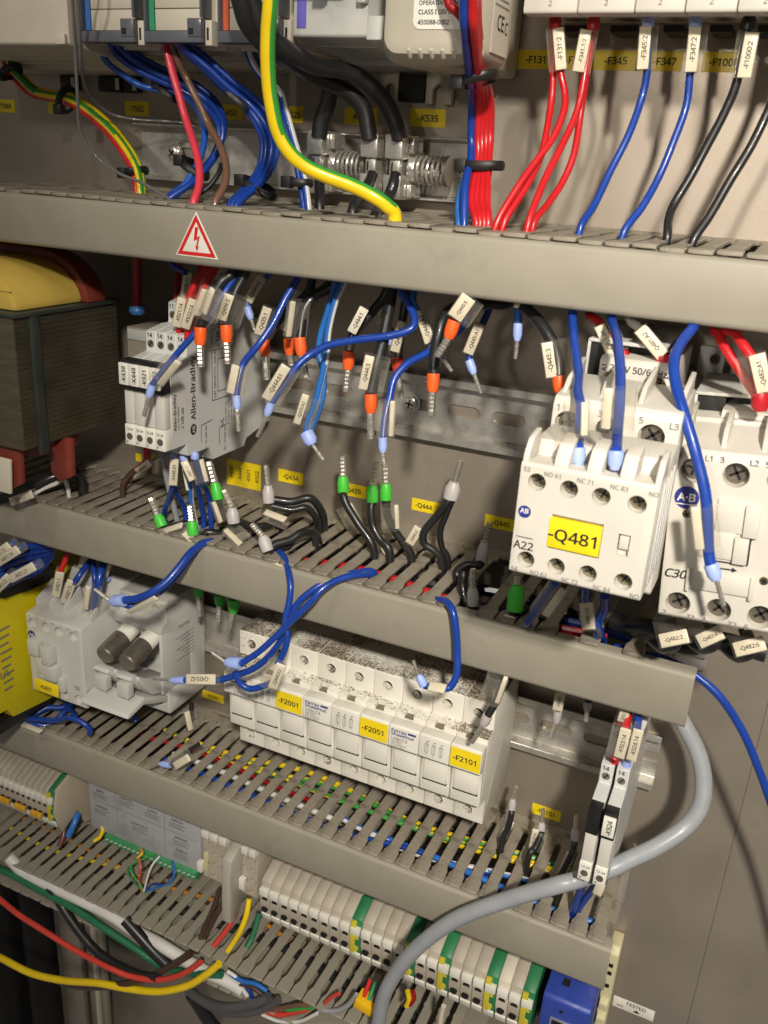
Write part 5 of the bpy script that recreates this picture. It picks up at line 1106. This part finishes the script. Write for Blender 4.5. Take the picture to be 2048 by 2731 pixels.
low('blue wire with tilted marker -K921:A1', E0, [(1160, 40), (1190, 130), (1240, 220), (1285, 395)], [82, 76, 60], 1.5, BLUE, ('la', (1165, 70), (1155, 20), 2.0), [((1162, 70), (1218, 192), 3.8, '-K921:A1', dict(side=0))], zin=-90)
low('blue and white wire below marker -K921:A1', E0, [(1190, 120), (1205, 250), (1212, 345)], [72, 66], 1.6, [LBLUE, WHT], None, [((1172, 110), (1200, 252), 4.0, '-K922:A1', dict(side=0, sleeve=False), 70)], zin=-90, sector=(2, 4, 0))
low('blue wire with clear marker at the right below the relays', E0, [(1230, 30), (1245, 100), (1280, 200), (1325, 320)], [82, 78, 62], 1.5, BLUE, ('la', (1232, 55), (1230, 10), 2.2), [((1270, 60), (1305, 200), 2.2, None, dict(side=-1, wr=2.0, roll=20))], zin=-90)
low('grey sleeve wire at the left below the relays', E0, [(1035, 30), (1045, 100), (1060, 200)], [76, 70], 1.7, GRYW, zin=-90)
low('dark red wire with dim marker under the transformer', E0, [(925, -30), (930, 40), (920, 80), (840, 150), (780, 230)], [36, 40], 2.0, DRED, None, [((945, 80), (840, 160), 4.4, '-K438:A2', dict(side=0), 42)], zin=-90)
low('small cream connector wire behind the relay wires', E0, [(985, 60), (985, 140)], [30, 30], 2.6, CREAM)
low('dark brown wire curling on the duct near the dim marker', E0, [(850, 130), (800, 180), (775, 235)], [44, 48], 1.7, DBRN, zin=-90)

# ---- green and grey ferrules standing up from the second duct
GN = (3.1, 2.1); GY = (2.7, 1.75)
def stand(label, F, base, mid, tip, d, kind, tail, tds, marks=(), r=2.3, m_=None, rc=None, rp=None, zin=-95, tail2=None):
    """ferrule from base over mid to tip; tail runs from the base down into the duct"""
    P = list(reversed(F.many(tail, tds))) if tail else []
    pts = ([(pt(P[0])[0], min(max(pt(P[0])[1], 6), 74), zin, 0, 0)] if zin is not None and P else []) + P + [F(*base, d)]
    cr, pr = (GN if kind == 'gn' else GY); cr = rc or cr; pr = rp or pr
    mk = [(F(*k[0], k[5] if len(k) > 5 else d + 2), F(*k[1], k[5] if len(k) > 5 else d + 2), k[2], k[3], k[4] if len(k) > 4 else {}) for k in marks]
    w_ = wire(label, pts, r, m_ or BLK, (kind, cr, pr, F(*mid, d - 1), F(*tip, d - 2)), mk)
    if tail2:
        q = list(reversed(F.many(tail2[0], tail2[1])))
        build(MB().tube(spline([(pt(q[0])[0], min(max(pt(q[0])[1], 6), 74), -95)] + [pt(p) for p in q]), r * .85, 10), 'second_strand', BLK, w_)
    return w_
cl = lambda side=0, roll=0, wr=3.0: dict(side=side, roll=roll, wr=wr)
stand('green ferrule wire leaning left at the duct edge', E1, (212, 650), (180, 572), (133, 455), 74, 'gn', [(235, 665), (330, 640), (450, 620), (520, 640)], [70, 62, 52], [((205, 688), (345, 640), 3.4, None, cl(0, 40))])
stand('green ferrule wire over the duct edge beside the leaning one', E1, (420, 705), (412, 612), (400, 498), 74, 'gn', [(440, 720), (520, 690), (600, 700), (680, 720)], [70, 66, 58], [((358, 690), (420, 745), 4.2, None, cl(1, 30)), ])
stand('tall green ferrule wire under the relay flank', E1, (592, 465), (567, 352), (526, 205), 66, 'gn', [(598, 500), (625, 600), (700, 660), (760, 640)], [62, 54, 44], [((560, 480), (610, 620), 2.4, None, cl(1, 30))])
stand('grey ferrule wire with curved clear marker beside the tall green one', E1, (698, 625), (685, 520), (632, 402), 70, 'gy', [(730, 620), (830, 650), (930, 640), (1000, 600)], [64, 54, 40], [((640, 670), (745, 772), 3.4, None, cl(1, 40))], rc=3.4)
stand('grey ferrule wire at the duct edge above the blue wire', E1, (930, 815), (893, 712), (822, 633), 74, 'gy', [(980, 770), (1080, 740), (1160, 690), (1230, 680), (1275, 770)], [70, 58, 44], [((885, 885), (1035, 905), 4.0, None, cl(0, 35))], rc=3.4, tail2=([(1000, 800), (1060, 790), (1140, 700), (1250, 720)], [68, 50]))
stand('upright grey ferrule wire with two black strands under label -Q434', E1, (935, 485), (930, 368), (914, 228), 52, 'gy', [(960, 465), (1090, 480), (1220, 458), (1295, 550), (1312, 650)], [50, 40, 28], [((910, 550), (1050, 605), 4.0, None, cl(0, 40))], rc=3.3, tail2=([(960, 510), (1090, 535), (1190, 522), (1255, 590), (1272, 670)], [52, 34]))
stand('upright green ferrule wire with marker -Q444:2', E2, (42, 312), (40, 195), (35, 38), 40, 'gn', [(45, 340), (70, 410), (150, 540), (270, 745)], [42, 46], [((75, 402), (152, 540), 4.4, '-Q444:2', cl(-1, 0, 2))])
stand('green ferrule wire with marker -Q444:4 in the middle', E2, (258, 382), (258, 262), (286, 93), 40, 'gn', [(248, 440), (262, 560), (315, 660), (385, 760)], [42, 46], [((308, 645), (378, 768), 4.4, '-Q444:4', cl(-1, 0, 2))])
stand('green ferrule wire right of the marker -Q444:4 one', E2, (358, 368), (358, 250), (350, 83), 46, 'gn', [(360, 420), (370, 490), (425, 600), (495, 700), (545, 800)], [46, 40], [((432, 405), (440, 580), 2.2, None, cl(-1, 20, 3.2))])
stand('grey twin ferrule with two spread black strands over label -Q444', E2, (832, 358), (862, 236), (907, 82), 40, 'gy', [(815, 380), (730, 490), (640, 600), (640, 690), (720, 750), (770, 840)], [42, 44, 40], [((600, 572), (530, 690), 5.0, '-Q445:2', cl(1, 0, 1.8))], rc=4.0, tail2=([(845, 370), (800, 480), (757, 600), (770, 720), (815, 820)], [40, 34]), r=2.0)
stand('leaning grey ferrule wire in front of label -Q445', E2, (1058, 828), (1088, 678), (1122, 538), 38, 'gy', [(1040, 850), (960, 850), (890, 890), (880, 960)], [42, 48], [((840, 960), (880, 1030), 5.0, None, cl(0, 20, 1.5))], rc=3.0)
stand('short grey ferrule wire at the duct edge with bent clear marker', E2, (1000, 1145), (997, 1015), (1000, 878), 68, 'gy', [(990, 1170), (950, 1120), (920, 1010), (930, 930)], [68, 60], [((930, 1180), (985, 1230), 4.4, None, cl(0, 20, 2.5))], rc=2.9)
stand('fat green ferrule wire at the duct edge left of -Q481', E2, (1308, 1178), (1325, 995), (1332, 930), 72, 'gn', [(1300, 1210), (1330, 1240), (1380, 1180)], [70, 60], [((1220, 1240), (1300, 1262), 4.0, None, cl(0, 20, 3.0))], rc=4.0)
# ---- wires under the big contactors
low('blue wire with clear marker under the block -Q481', C7, [(330, 1720), (260, 1820), (190, 1920), (150, 1980)], [96, 80], 1.8, BLUE, None, [((385, 1760), (265, 1925), 3.4, None, cl(-1, 15, 2.5), 98)], zin=-90)
low('blue wire with hanging marker -Q481:72', C7, [(520, 1740), (520, 1850), (560, 1950), (600, 2000)], [104, 84], 1.8, BLUE, None, [((522, 1845), (540, 2010), 5.4, '-Q481:72', cl(0), 104)], zin=-90)
low('blue wire curving behind marker -Q481:72', C7, [(640, 1800), (640, 1880), (600, 1960), (590, 2050)], [92, 72], 2.0, BLUE, zin=-90)
low('black cable lying on the duct under the big contactors', C7, [(700, 1960), (800, 1990), (920, 2000), (1050, 2090), (1180, 2120), (1320, 2080), (1480, 2110), (1650, 2160)], [62, 80, 84], 4.0, BLK)
for a, b, tx, lb in (((985, 2085), (1160, 2050), '-Q482:2', 'lying marker -Q482:2, leftmost of three under contactor C30'), ((1225, 2090), (1370, 2025), '-Q482:4', 'lying marker -Q482:4, middle of three under contactor C30'), ((1450, 2140), (1640, 2095), '-Q482:6', 'lying marker -Q482:6, rightmost of three under contactor C30')):
    low(lb, C7, [(a[0] + 60, a[1] - 140), (a[0] + 90, a[1] - 60), (a[0] + 100, a[1] + 10), (a[0] + 20, a[1] + 40), (a[0] - 60, a[1] - 20)], [92, 96, 84], 2.6, BLK, None, [(a, b, 5.6, tx, dict(side=-1, wr=3.0, flip=True), 104)])

# ---- blue wires over the second and third duct
def two(label, F, P, ds, r=1.8, m_=None, fer=None, marks=(), start_in=None, sector=None):
    pts = F.many(P, ds)
    if start_in is not None: q = pt(pts[0]); pts = [(q[0], q[1] - 3, start_in, 0, 0)] + pts
    fe = (fer[0], fer[1], fer[2], F(*fer[3], ds[-1]), F(*fer[4], ds[-1]) if fer[4] else None) if fer else None
    mk = [(F(*k[0], k[5] if len(k) > 5 else ds[-1] + 2), F(*k[1], k[5] if len(k) > 5 else ds[-1] + 2), k[2], k[3], k[4] if len(k) > 4 else {}) for k in marks]
    return wire(label, pts, r, m_ or BLUE, fe, mk, sector=sector)
two('blue wire over the duct edge with lavender twin ferrule above -K401', E0, [(1400, 585), (1290, 590), (1205, 650), (1130, 745), (1050, 835), (960, 900), (870, 938), (785, 950)], [66, 92, 108, 112], 2.1, None, ('la', 3.3, 1.1, (702, 957), (600, 880)), [((815, 1028), (985, 932), 3.4, None, cl(1, -40, 2.2), 108)], start_in=-84)
two('second blue wire paired below the first above -K401', E0, [(1395, 600), (1300, 605), (1215, 668), (1140, 765), (1065, 850), (985, 915), (910, 960), (830, 985), (780, 970)], [62, 88, 102, 110], 1.9, None, start_in=-84)
two('blue wire dropping steeply past the duct to marker -Q444:62', zz(700, 1300, 2.765), [(120, 470), (165, 530), (190, 610), (208, 720), (196, 850), (168, 980), (185, 1100), (160, 1210), (110, 1300)], [66, 84, 92, 96], 1.7, None, None, start_in=-84)
two('blue wire in the loop that returns to the lavender ferrule', E3, [(400, 340), (350, 420), (290, 450), (225, 462), (175, 430), (150, 375)], [98, 104], 1.7, None, None, [((392, 335), (345, 458), 5.0, '-Q444:62', cl(-1, 0, 2.0), 104)])
two('blue wire from the duct slot to the lavender ferrule at the fuse blocks', zz(0, 0, 1), [(1000, 1540), (960, 1532), (905, 1545), (860, 1570), (832, 1602), (770, 1663), (729, 1704), (688, 1740), (642, 1770)], [64, 88, 98, 104], 1.75, None, ('la', 3.3, 1.1, (603, 1766), (566, 1740)), start_in=-84)
two('blue wire from the duct slot to marker -Q435:62', zz(0, 0, 1), [(995, 1525), (950, 1527), (895, 1541), (845, 1566), (800, 1602), (775, 1643), (752, 1702), (719, 1748), (683, 1779), (642, 1797), (575, 1815), (493, 1814)], [60, 84, 94, 100], 1.75, None, ('la', 2.1, 1.0, (455, 1814), (406, 1809)), [((574, 1812), (498, 1811), 5.4, '-Q435:62', dict(side=0, flip=True), 103)], start_in=-84)
two('blue wire hanging over the fuse blocks from a duct slot', E2, [(700, 1112), (740, 1106), (800, 1118), (843, 1172), (866, 1260), (880, 1400), (884, 1520), (886, 1590), (872, 1680), (828, 1750), (780, 1758)], [68, 84, 86, 92], 1.8, None, None, start_in=-84)
two('end of the blue wire over the fuse blocks with lavender ferrule', zz(0, 0, 1), [(1182, 1836), (1160, 1836), (1131, 1828)], [92, 92], 1.7, None, ('la', 2.2, 1.0, (1116, 1800), (1102, 1762)), [((1144, 1830), (1188, 1838), 5.0, None, cl(0, 30, 2.0), 94)])
two('black wire with clear tubes and grey ferrule at the right fuse block', E3, [(1545, 380), (1530, 460), (1508, 530), (1465, 602)], [70, 78], 1.9, BLK, ('gy', 2.5, 1.5, (1440, 652), (1385, 740)), [((1560, 400), (1512, 535), 2.2, None, cl(-1, 20, 3.5), 80)])
two('long blue cable bending out to the right picture edge', zz(0, 0, 1), [(1640, 1725), (1706, 1742), (1761, 1754), (1812, 1776), (1860, 1804), (1923, 1862), (1981, 1952), (2024, 2053), (2062, 2160), (2120, 2330), (2170, 2560)], [50, 60, 62, 58, 50], 1.9)

wire('thick grey cable looping past the slim relays', zz(0, 0, 1).many([(1800, 1890), (1825, 1935), (1860, 2004), (1876, 2078), (1868, 2150), (1827, 2207), (1755, 2256), (1683, 2290), (1625, 2318), (1540, 2346), (1481, 2362), (1350, 2400), (1210, 2455), (1100, 2540), (1030, 2640), (1005, 2750)], [30, 36, 50, 74, 86, 90, 86]), 4.2, GRYW, name='cable', cat='cable', n=16)
# ---- slim relay feeds at the right
low('red wire with marker -K923:14', E5, [(885, 300), (865, 420), (830, 520), (805, 575)], [70, 78], 2.0, REDW, ('rd', (815, 560), (795, 605), 2.2), [((872, 402), (832, 560), 4.8, '-K923:14', cl(-1, 0, 1.5), 83)])
low('blue wire with marker -K924:14', E5, [(940, 310), (930, 420), (900, 530), (880, 570)], [70, 77], 1.9, BLUE, ('la', (880, 565), (870, 625), 2.3), [((942, 408), (900, 575), 4.6, '-K924:14', cl(0), 81)])
low('red wire with marker -K923 just under the duct end', E5, [(880, 280), (850, 360), (830, 385)], [66, 70], 2.0, DRED, None, [((868, 300), (848, 362), 4.4, '-K92', cl(0), 72)])
low('white wire behind the blue one under the duct end', E5, [(985, 310), (970, 370), (955, 410)], [66, 66], 1.6, WHT)
low('blue wire below the slim relay with the bare tag holder', E5, [(630, 1240), (615, 1310), (580, 1400), (560, 1460)], [72, 56], 1.9, BLUE, zin=-255)
low('blue wire below the slim relay tagged -K924', E5, [(720, 1240), (680, 1300), (620, 1380), (590, 1450)], [72, 54], 1.9, BLUE, None, [((735, 1260), (710, 1320), 4.6, None, cl(0), 74)], zin=-255)
# ---- ferrules hanging under the second duct's right part
def drop(label, F, P, ds, kind, ce, tip, r=1.7, marks=(), rc=2.2, rp=1.4, m_=None):
    pts = F.many(P, ds); q = pt(pts[0]); pts = [(q[0], q[1], q[2] + 14, 0, 0)] + pts
    mk = [(F(*k[0], ds[-1] + 3), F(*k[1], ds[-1] + 3), k[2], k[3], k[4] if len(k) > 4 else {}) for k in marks]
    return wire(label, pts, r, m_ or BLK, (kind, rc, rp, F(*ce, ds[-1]), F(*tip, ds[-1] + 1)), mk)
drop('grey ferrule wire with marker -F2151 in front of the free rail', E5, [(500, 180), (495, 300)], [44, 44], 'gy', (485, 365), (458, 450), marks=[((512, 195), (490, 300), 5.0, '-F2151:', cl(0))])
drop('grey ferrule wire hanging beside marker -F2151', E5, [(665, 190), (662, 250)], [40, 40], 'gy', (657, 300), (650, 360))
drop('green ferrule wire under the second duct above the open fuse holder', E1, [(458, 1020), (458, 1065)], [40, 40], 'gn', (460, 1122), (468, 1255), rc=3.0, rp=2.0)
drop('green ferrule wire in the middle left of the fuse blocks', E1, [(600, 1060), (600, 1110)], [34, 34], 'gn', (602, 1185), (595, 1310), rc=3.1, rp=2.0)
drop('green ferrule wire right next to the fuse blocks', E1, [(700, 1080), (700, 1140)], [38, 38], 'gn', (695, 1232), (665, 1365), rc=3.6, rp=2.1)
# ---- grey ferrules standing on the third duct
def up3(label, F, base, mid, tip, d, tail, tds, marks=(), m_=None, kind='gy', r=1.8):
    return stand(label, F, base, mid, tip, d, kind, tail, tds, marks, r=r, rc=2.2, rp=1.3, zin=-262, m_=m_)
up3('small grey ferrule wire with marker -F2151:2 standing on the third duct', E5, (238, 850), (245, 790), (264, 722), 30, [(236, 880), (215, 960), (185, 1030)], [32, 36], [((236, 915), (188, 1005), 4.2, '-F2151:2', cl(-1, 0, 1.5))])
up3('small grey ferrule wire in front of label -F2151', E5, (402, 975), (404, 920), (412, 848), 34, [(400, 990), (370, 1060), (330, 1120)], [36, 44], [((372, 960), (350, 1060), 3.6, '-F2151:4', cl(1, 0, 2.2))])
up3('small grey ferrule wire with marker -F2151:6 beside the slim relay', E5, (588, 1018), (590, 955), (595, 882), 40, [(585, 1050), (570, 1100), (520, 1200), (480, 1280)], [42, 54], [((565, 1095), (518, 1200), 4.6, '-F2151:6', cl(0))])
two('thin wire with small ferrule and clear marker lying on the third duct', E6, [(1260, 80), (1180, 130), (1110, 180), (1075, 215)], [70, 82], 1.3, BLK, ('la', 2.0, 1.0, (1010, 205), (945, 235)), [((1195, 165), (1105, 220), 4.6, None, cl(-1, 0, 2.0), 82)])
two('white marker wire standing between fuse holders on the third duct', E0, [(1210, 1600), (1205, 1680), (1190, 1770)], [30, 34], 1.6, BLK, None, [((1180, 1655), (1205, 1770), 3.6, None, cl(1, 20, 2.0), 36)])
# ---- wires of -K401 and the left blue bundle
low('red wire with marker -K401:1', E0, [(435, 630), (410, 700), (380, 780), (355, 900), (345, 940)], [56, 62, 62], 1.8, REDW, None, [((380, 772), (352, 925), 5.2, '-K401:1', cl(0), 66)])
low('blue wire with marker -K401:3', E0, [(570, 700), (540, 740), (490, 810), (430, 900), (400, 980)], [50, 64, 62], 1.9, BLUE, None, [((455, 825), (408, 970), 5.6, '-K401:3', cl(0), 66)])
low('wide blue wire pair with clear marker entering -K401', E0, [(665, 690), (640, 760), (620, 860), (600, 1000)], [50, 64, 64], 2.6, BLUE, None, [((560, 860), (542, 1005), 3.0, None, cl(1, -25, 3.0), 70)])
low('blue wire behind the pair entering -K401', E0, [(600, 690), (590, 740), (600, 860), (570, 1010)], [46, 60, 60], 1.8, BLUE)
low('dim marker under the second duct above -K401', E0, [(535, 640), (528, 700), (520, 760)], [40, 44], 1.6, BLK, None, [((540, 650), (516, 740), 4.4, None, cl(0), 46)])
low('white marker wire beside the blue pair above -K401', E0, [(700, 680), (685, 740), (665, 800)], [44, 48], 1.6, WHT, ('la', (675, 800), (680, 830), 2.2), [((690, 720), (660, 800), 3.4, None, cl(0), 50)])
lb = ['topmost', 'second', 'third', 'fourth', 'fifth', 'lowest']
for i in range(6):
    y = 560 + i * 32
    P = [(330, 600 + i * 14), (240, y + 45), (130, y + 60 + i * 6), (0, y + 110 + i * 8), (-120, y + 190)]
    low('blue wire %s in the bundle over the yellow relay' % lb[i], E0, P, [62 - i * 1, 84, 108], 2.0, BLUE)
for a, b, tx, l_ in (((115, 628), (-20, 715), '-K401:14', 'white marker on blue wire at the left edge, upper one'), ((60, 605), (-60, 690), '-K401:13', 'white marker on blue wire at the left edge, topmost'), ((215, 735), (65, 815), '-K401:21', 'long white marker on blue wire over the yellow relay'), ((60, 800), (-30, 890), '-K401:22', 'white marker on blue wire at the left edge, lowest one')):
    low(l_, E0, [(a[0] + 40, a[1] - 30), a, b, (b[0] - 40, b[1] + 30)], [90, 106], 1.7, BLUE, None, [(a, b, 5.2, tx, cl(0), 110)])
# black wire with marker at the left on the second duct
two('thick black wire with white marker -T341:8 on the second duct', zz(0, 1150, 3.318), [(700, 390), (560, 385), (430, 420), (300, 490), (150, 560), (-60, 620)], [58, 74, 82], 3.0, BLK, None, [((285, 555), (98, 625), 4.8, '-T341:8', dict(side=0, flip=True), 90)], start_in=-84)
two('thin white wire beside the thick black wire on the second duct', zz(0, 1150, 3.318), [(580, 445), (480, 470), (380, 510), (300, 555)], [66, 76], 1.3, WHT, start_in=-84)
# blue loops on the third duct under -K401
two('blue loop with clear marker on the third duct edge', E8, [(700, 640), (600, 690), (470, 690), (370, 740), (300, 770), (240, 800), (330, 800), (520, 815), (680, 790), (800, 830), (880, 900), (880, 950)], [50, 66, 78, 78, 74], 1.8, None, None, [((225, 855), (405, 925), 3.6, None, cl(0, 40, 2.6), 82)], start_in=-225)
two('second blue loop crossing on the third duct', E8, [(700, 660), (640, 720), (560, 800), (470, 860), (350, 850), (240, 810)], [50, 66, 78], 1.8, None)
two('short blue arc from the contactor to the third duct', E8, [(640, 660), (700, 720), (740, 780)], [56, 66], 1.7)
two('blue arc under the open fuse holder into the third duct', E8, [(1140, 640), (1200, 680), (1290, 740), (1335, 830)], [46, 50, 52], 2.2)
# ---- lower row wires
two('yellow wire under the printed module', E8, [(1000, 1820), (1010, 1890), (985, 1960), (930, 2000)], [40, 46], 1.4, YELW)
two('brown wire beside the beige end plate', E8, [(640, 1850), (620, 1960), (580, 2060)], [40, 50], 2.0, wm('red_brown', (96, 56, 48)))
two('blue wire beside the beige end plate', E8, [(770, 1730), (730, 1830), (670, 1960)], [34, 46], 2.4, LBLUE)
for i, (m_, P, l_) in enumerate(((ORED, [(900, 740), (880, 800), (890, 880), (880, 950), (900, 1020)], 'red wire'), (GRNW, [(980, 780), (900, 810), (830, 850), (840, 910), (880, 960), (910, 1020)], 'green wire'), (DGRN, [(930, 800), (860, 830), (810, 870), (830, 930), (880, 990)], 'dark green wire'), (WHT, [(1010, 790), (960, 850), (930, 930), (910, 1010)], 'white wire'), (LBLUE, [(1090, 830), (1105, 890), (1070, 960), (1000, 985), (930, 1010)], 'light blue wire'), (BLUE, [(1085, 820), (1100, 900), (1050, 970), (960, 970), (920, 1015)], 'dark blue wire'), (YELW, [(890, 740), (900, 770), (870, 800)], 'yellow wire'))):
    two('thin %s curling below the green terminal strip' % l_, E6, P, [46, 54, 56], .75, m_)
for i, (m_, P, l_) in enumerate(((DBRN, [(1430, 980), (1410, 1080), (1360, 1170), (1280, 1330), (1240, 1400)], 'dark brown wire beside the tall end bracket'), (DBRN, [(1390, 1000), (1350, 1120), (1290, 1250), (1245, 1380)], 'second dark brown wire beside the tall end bracket'), (ORED, [(1485, 1140), (1450, 1230), (1390, 1310), (1350, 1360)], 'red wire from under the tall end bracket'), (YELW, [(1575, 1060), (1555, 1170), (1510, 1280), (1440, 1390)], 'yellow wire right of the tall end bracket'), (DGRN, [(1640, 1150), (1600, 1290), (1560, 1370)], 'dark green wire right of the yellow one'))):
    two(l_, E6, P, [52, 60, 66], 1.9, m_)
# cables lying in the open front of the lowest duct and below it
two('thick white cable lying in the open lowest duct', E6, [(60, 800), (150, 890), (290, 960), (500, 1060), (700, 1160), (850, 1260), (1000, 1340), (1130, 1420), (1300, 1520), (1420, 1570), (1540, 1640)], [70, 71, 71], 4.4, WHT)
two('green wire lying in the open lowest duct', E6, [(-30, 860), (100, 920), (260, 1010), (450, 1110), (650, 1240), (850, 1370), (1000, 1470), (1150, 1520), (1400, 1540)], [74, 76, 74], 2.6, DGRN)
two('dark grey cable dropping out of the lowest duct', E6, [(290, 950), (340, 1020), (420, 1150), (520, 1290), (620, 1400), (740, 1480), (880, 1540), (1000, 1560)], [70, 80, 84], 3.4, BLK)
two('pair of black cables at the lowest duct', E6, [(790, 1190), (880, 1290), (970, 1390), (1060, 1480)], [74, 76], 4.0, BLK)
two('long red wire sagging at the bottom left', E6, [(-420, 760), (-200, 900), (-60, 1010), (20, 1080), (120, 1160), (260, 1250), (420, 1350), (560, 1430), (700, 1500), (830, 1550), (1000, 1572), (1150, 1535), (1270, 1460)], [84, 90, 90, 80], 2.0, ORED)
two('long yellow wire sagging at the bottom left', E6, [(-420, 1150), (-200, 1310), (-60, 1400), (20, 1440), (200, 1530), (400, 1575), (620, 1592), (800, 1625), (1000, 1645), (1180, 1610), (1300, 1540), (1385, 1470)], [90, 92, 86, 76], 2.6, YELW)
two('long dark brown wire sagging at the bottom left', E6, [(330, 1560), (450, 1605), (600, 1615), (750, 1605), (900, 1570), (1050, 1500), (1200, 1410)], [80, 86, 76], 2.6, DBRN)
two('grey cable loop at the bottom', E6, [(1190, 1640), (1300, 1710), (1450, 1745), (1600, 1720), (1700, 1680)], [70, 78, 74], 3.2, wm('dark_grey', (84, 84, 84)))
two('second grey cable loop at the bottom', E6, [(1220, 1660), (1340, 1740), (1480, 1780), (1640, 1760), (1760, 1700)], [66, 74, 72], 3.0, wm('dark_grey', (84, 84, 84)))
two('black cable hanging down at the bottom', E6, [(1210, 1660), (1250, 1720), (1300, 1800), (1380, 1900)], [30, 24], 5.0, BLK)
bt = zz(600, 2550, 1.508)
for m_, P, r_, l_ in ((ORED, [(170, 225), (230, 235), (330, 215)], 1.8, 'short red wire at the bottom edge'), (BRN, [(180, 215), (240, 205), (300, 195), (340, 200)], 1.5, 'short brown wire at the bottom edge'), (WHT, [(150, 235), (220, 262), (300, 262), (370, 230)], 1.2, 'thin white wire at the bottom edge'), (GRNW, [(250, 215), (300, 212), (350, 205)], 1.4, 'short green wire at the bottom edge'), (LBLUE, [(20, 70), (70, 100), (120, 110), (170, 140)], 1.6, 'light blue wire at the end of the white cable'), (WHT, [(10, 60), (50, 90), (70, 130), (90, 160)], 1.4, 'white wire at the end of the white cable'), (DBRN, [(60, 110), (110, 125), (160, 160), (200, 170)], 1.6, 'brown wire at the end of the white cable'), (BLUE, [(70, 100), (100, 140), (110, 180)], 1.5, 'blue wire at the end of the white cable'), (GRYW, [(380, 215), (440, 220), (490, 200), (530, 155)], 1.6, 'grey wire arc at the bottom edge'), (ORED, [(400, 190), (430, 165), (460, 150)], 1.2, 'thin red wire at the bottom edge'), (YELW, [(730, 200), (740, 175), (735, 140)], 1.6, 'yellow wire at the bottom edge right of the grey cable'), (DRED, [(745, 195), (760, 170), (755, 140)], 1.4, 'dark red wire at the bottom edge right of the grey cable'), (CREAM, [(865, 285), (870, 240), (880, 200)], 1.5, 'cream wire at the bottom edge under the terminals')):
    two(l_, bt, P, [72, 72], r_, m_)
t = thing('yellow_connector', 'small yellow plug with coloured wires at the bottom edge', 'plug', at(975, 2670, 70))
q = at(977, 2673, 72); build(MB().obox(q, (1, 0, -.2), (0, 1, 0), (.2, 0, 1), 6, 5, 3.4), 'plug_body', mat('plug_yellow', rgb(236, 186, 20), .45), t, bevel=.6)
for i, m_ in enumerate((RED, GREENT, BLUEP)): build(MB().cyl((q[0] - 2 + i * 3.5, 72, q[2] + 3), (q[0] - 1 + i * 4, 66, q[2] + 12), 1.3), 'plug_wire', m_, t)
# ---- wires running inside the ducts (seen through the slots)
def run(label, x0, x1, d, z, r, m_, sector=None, amp=4.0):
    n = int((x1 - x0) / 22); ph = random.uniform(0, 6)
    pts = [(x0 + (x1 - x0) * i / n, d + amp * math.sin(ph + i * .8), z + amp * .5 * math.cos(ph * 2 + i * 1.1)) for i in range(n + 1)]
    o = build(MB().tube(spline(pts, 5), r, 8, sector=sector), 'wire', m_); tag(o, label, 'wire', 'wires lying inside the ducts')
YG = [YELW, GRNW]
for i, (d, z, r, m_, sec, l_) in enumerate(((24, -250, 1.7, YG, (1, 3, .11), 'green yellow wire deep in the third duct'), (30, -249, 1.7, YG, (4, 3, .13), 'second green yellow wire in the third duct'), (34, -247, 1.6, YG, (2, 3, -.12), 'third green yellow wire in the third duct'), (54, -250, 1.8, BLUE, None, 'blue wire in the front of the third duct'), (58, -247.5, 1.8, BLUE, None, 'second blue wire in the front of the third duct'), (62, -251, 1.8, BLUE, None, 'third blue wire in the front of the third duct'), (18, -258, 2, BLK, None, 'black wire deep in the third duct'), (44, -258, 2.4, BLK, None, 'black cable in the middle of the third duct'))):
    run(l_, -330 if m_ is BLK else -185 + (i * 37) % 50, 122, d, z, r, m_, sec)
run('red wire in the left half of the third duct', -190, -60, 43, -247, 1.7, DRED); run('white wire in the left half of the third duct', -160, -40, 51, -247, 1.7, WHT); run('white striped wire in the right half of the third duct', -40, 80, 50, -246.5, 1.7, [WHT, LBLUE], (1, 4, .2)); run('light blue wire in the right half of the third duct', -20, 122, 55, -246, 1.7, LBLUE)
run('red wire in the second duct', -110, 100, 55, -82, 2.0, REDW); run('dark red wire in the second duct', -60, 100, 62, -86, 2.0, DRED); run('black cable in the second duct', -320, 110, 30, -88, 3.2, BLK); run('blue wire in the second duct', 20, 112, 50, -84, 2.0, BLUE); run('second black cable in the second duct', -320, 110, 45, -92, 3.2, BLK)
run('blue wire in the first duct', -240, 180, 40, 88, 2, BLUE); run('red wire in the first duct', -200, 180, 60, 87, 2, REDW)
run('orange wire in the lowest duct', -330, -80, 30, -383, 1.6, wm('orange', (206, 130, 40)), None); run('yellow wire in the lowest duct', -330, -200, 38, -383, 1.5, YELW); run('brown wire in the lowest duct', -330, 0, 22, -388, 2.2, DBRN); run('black cable in the lowest duct', -330, 20, 36, -391, 3.5, BLK)
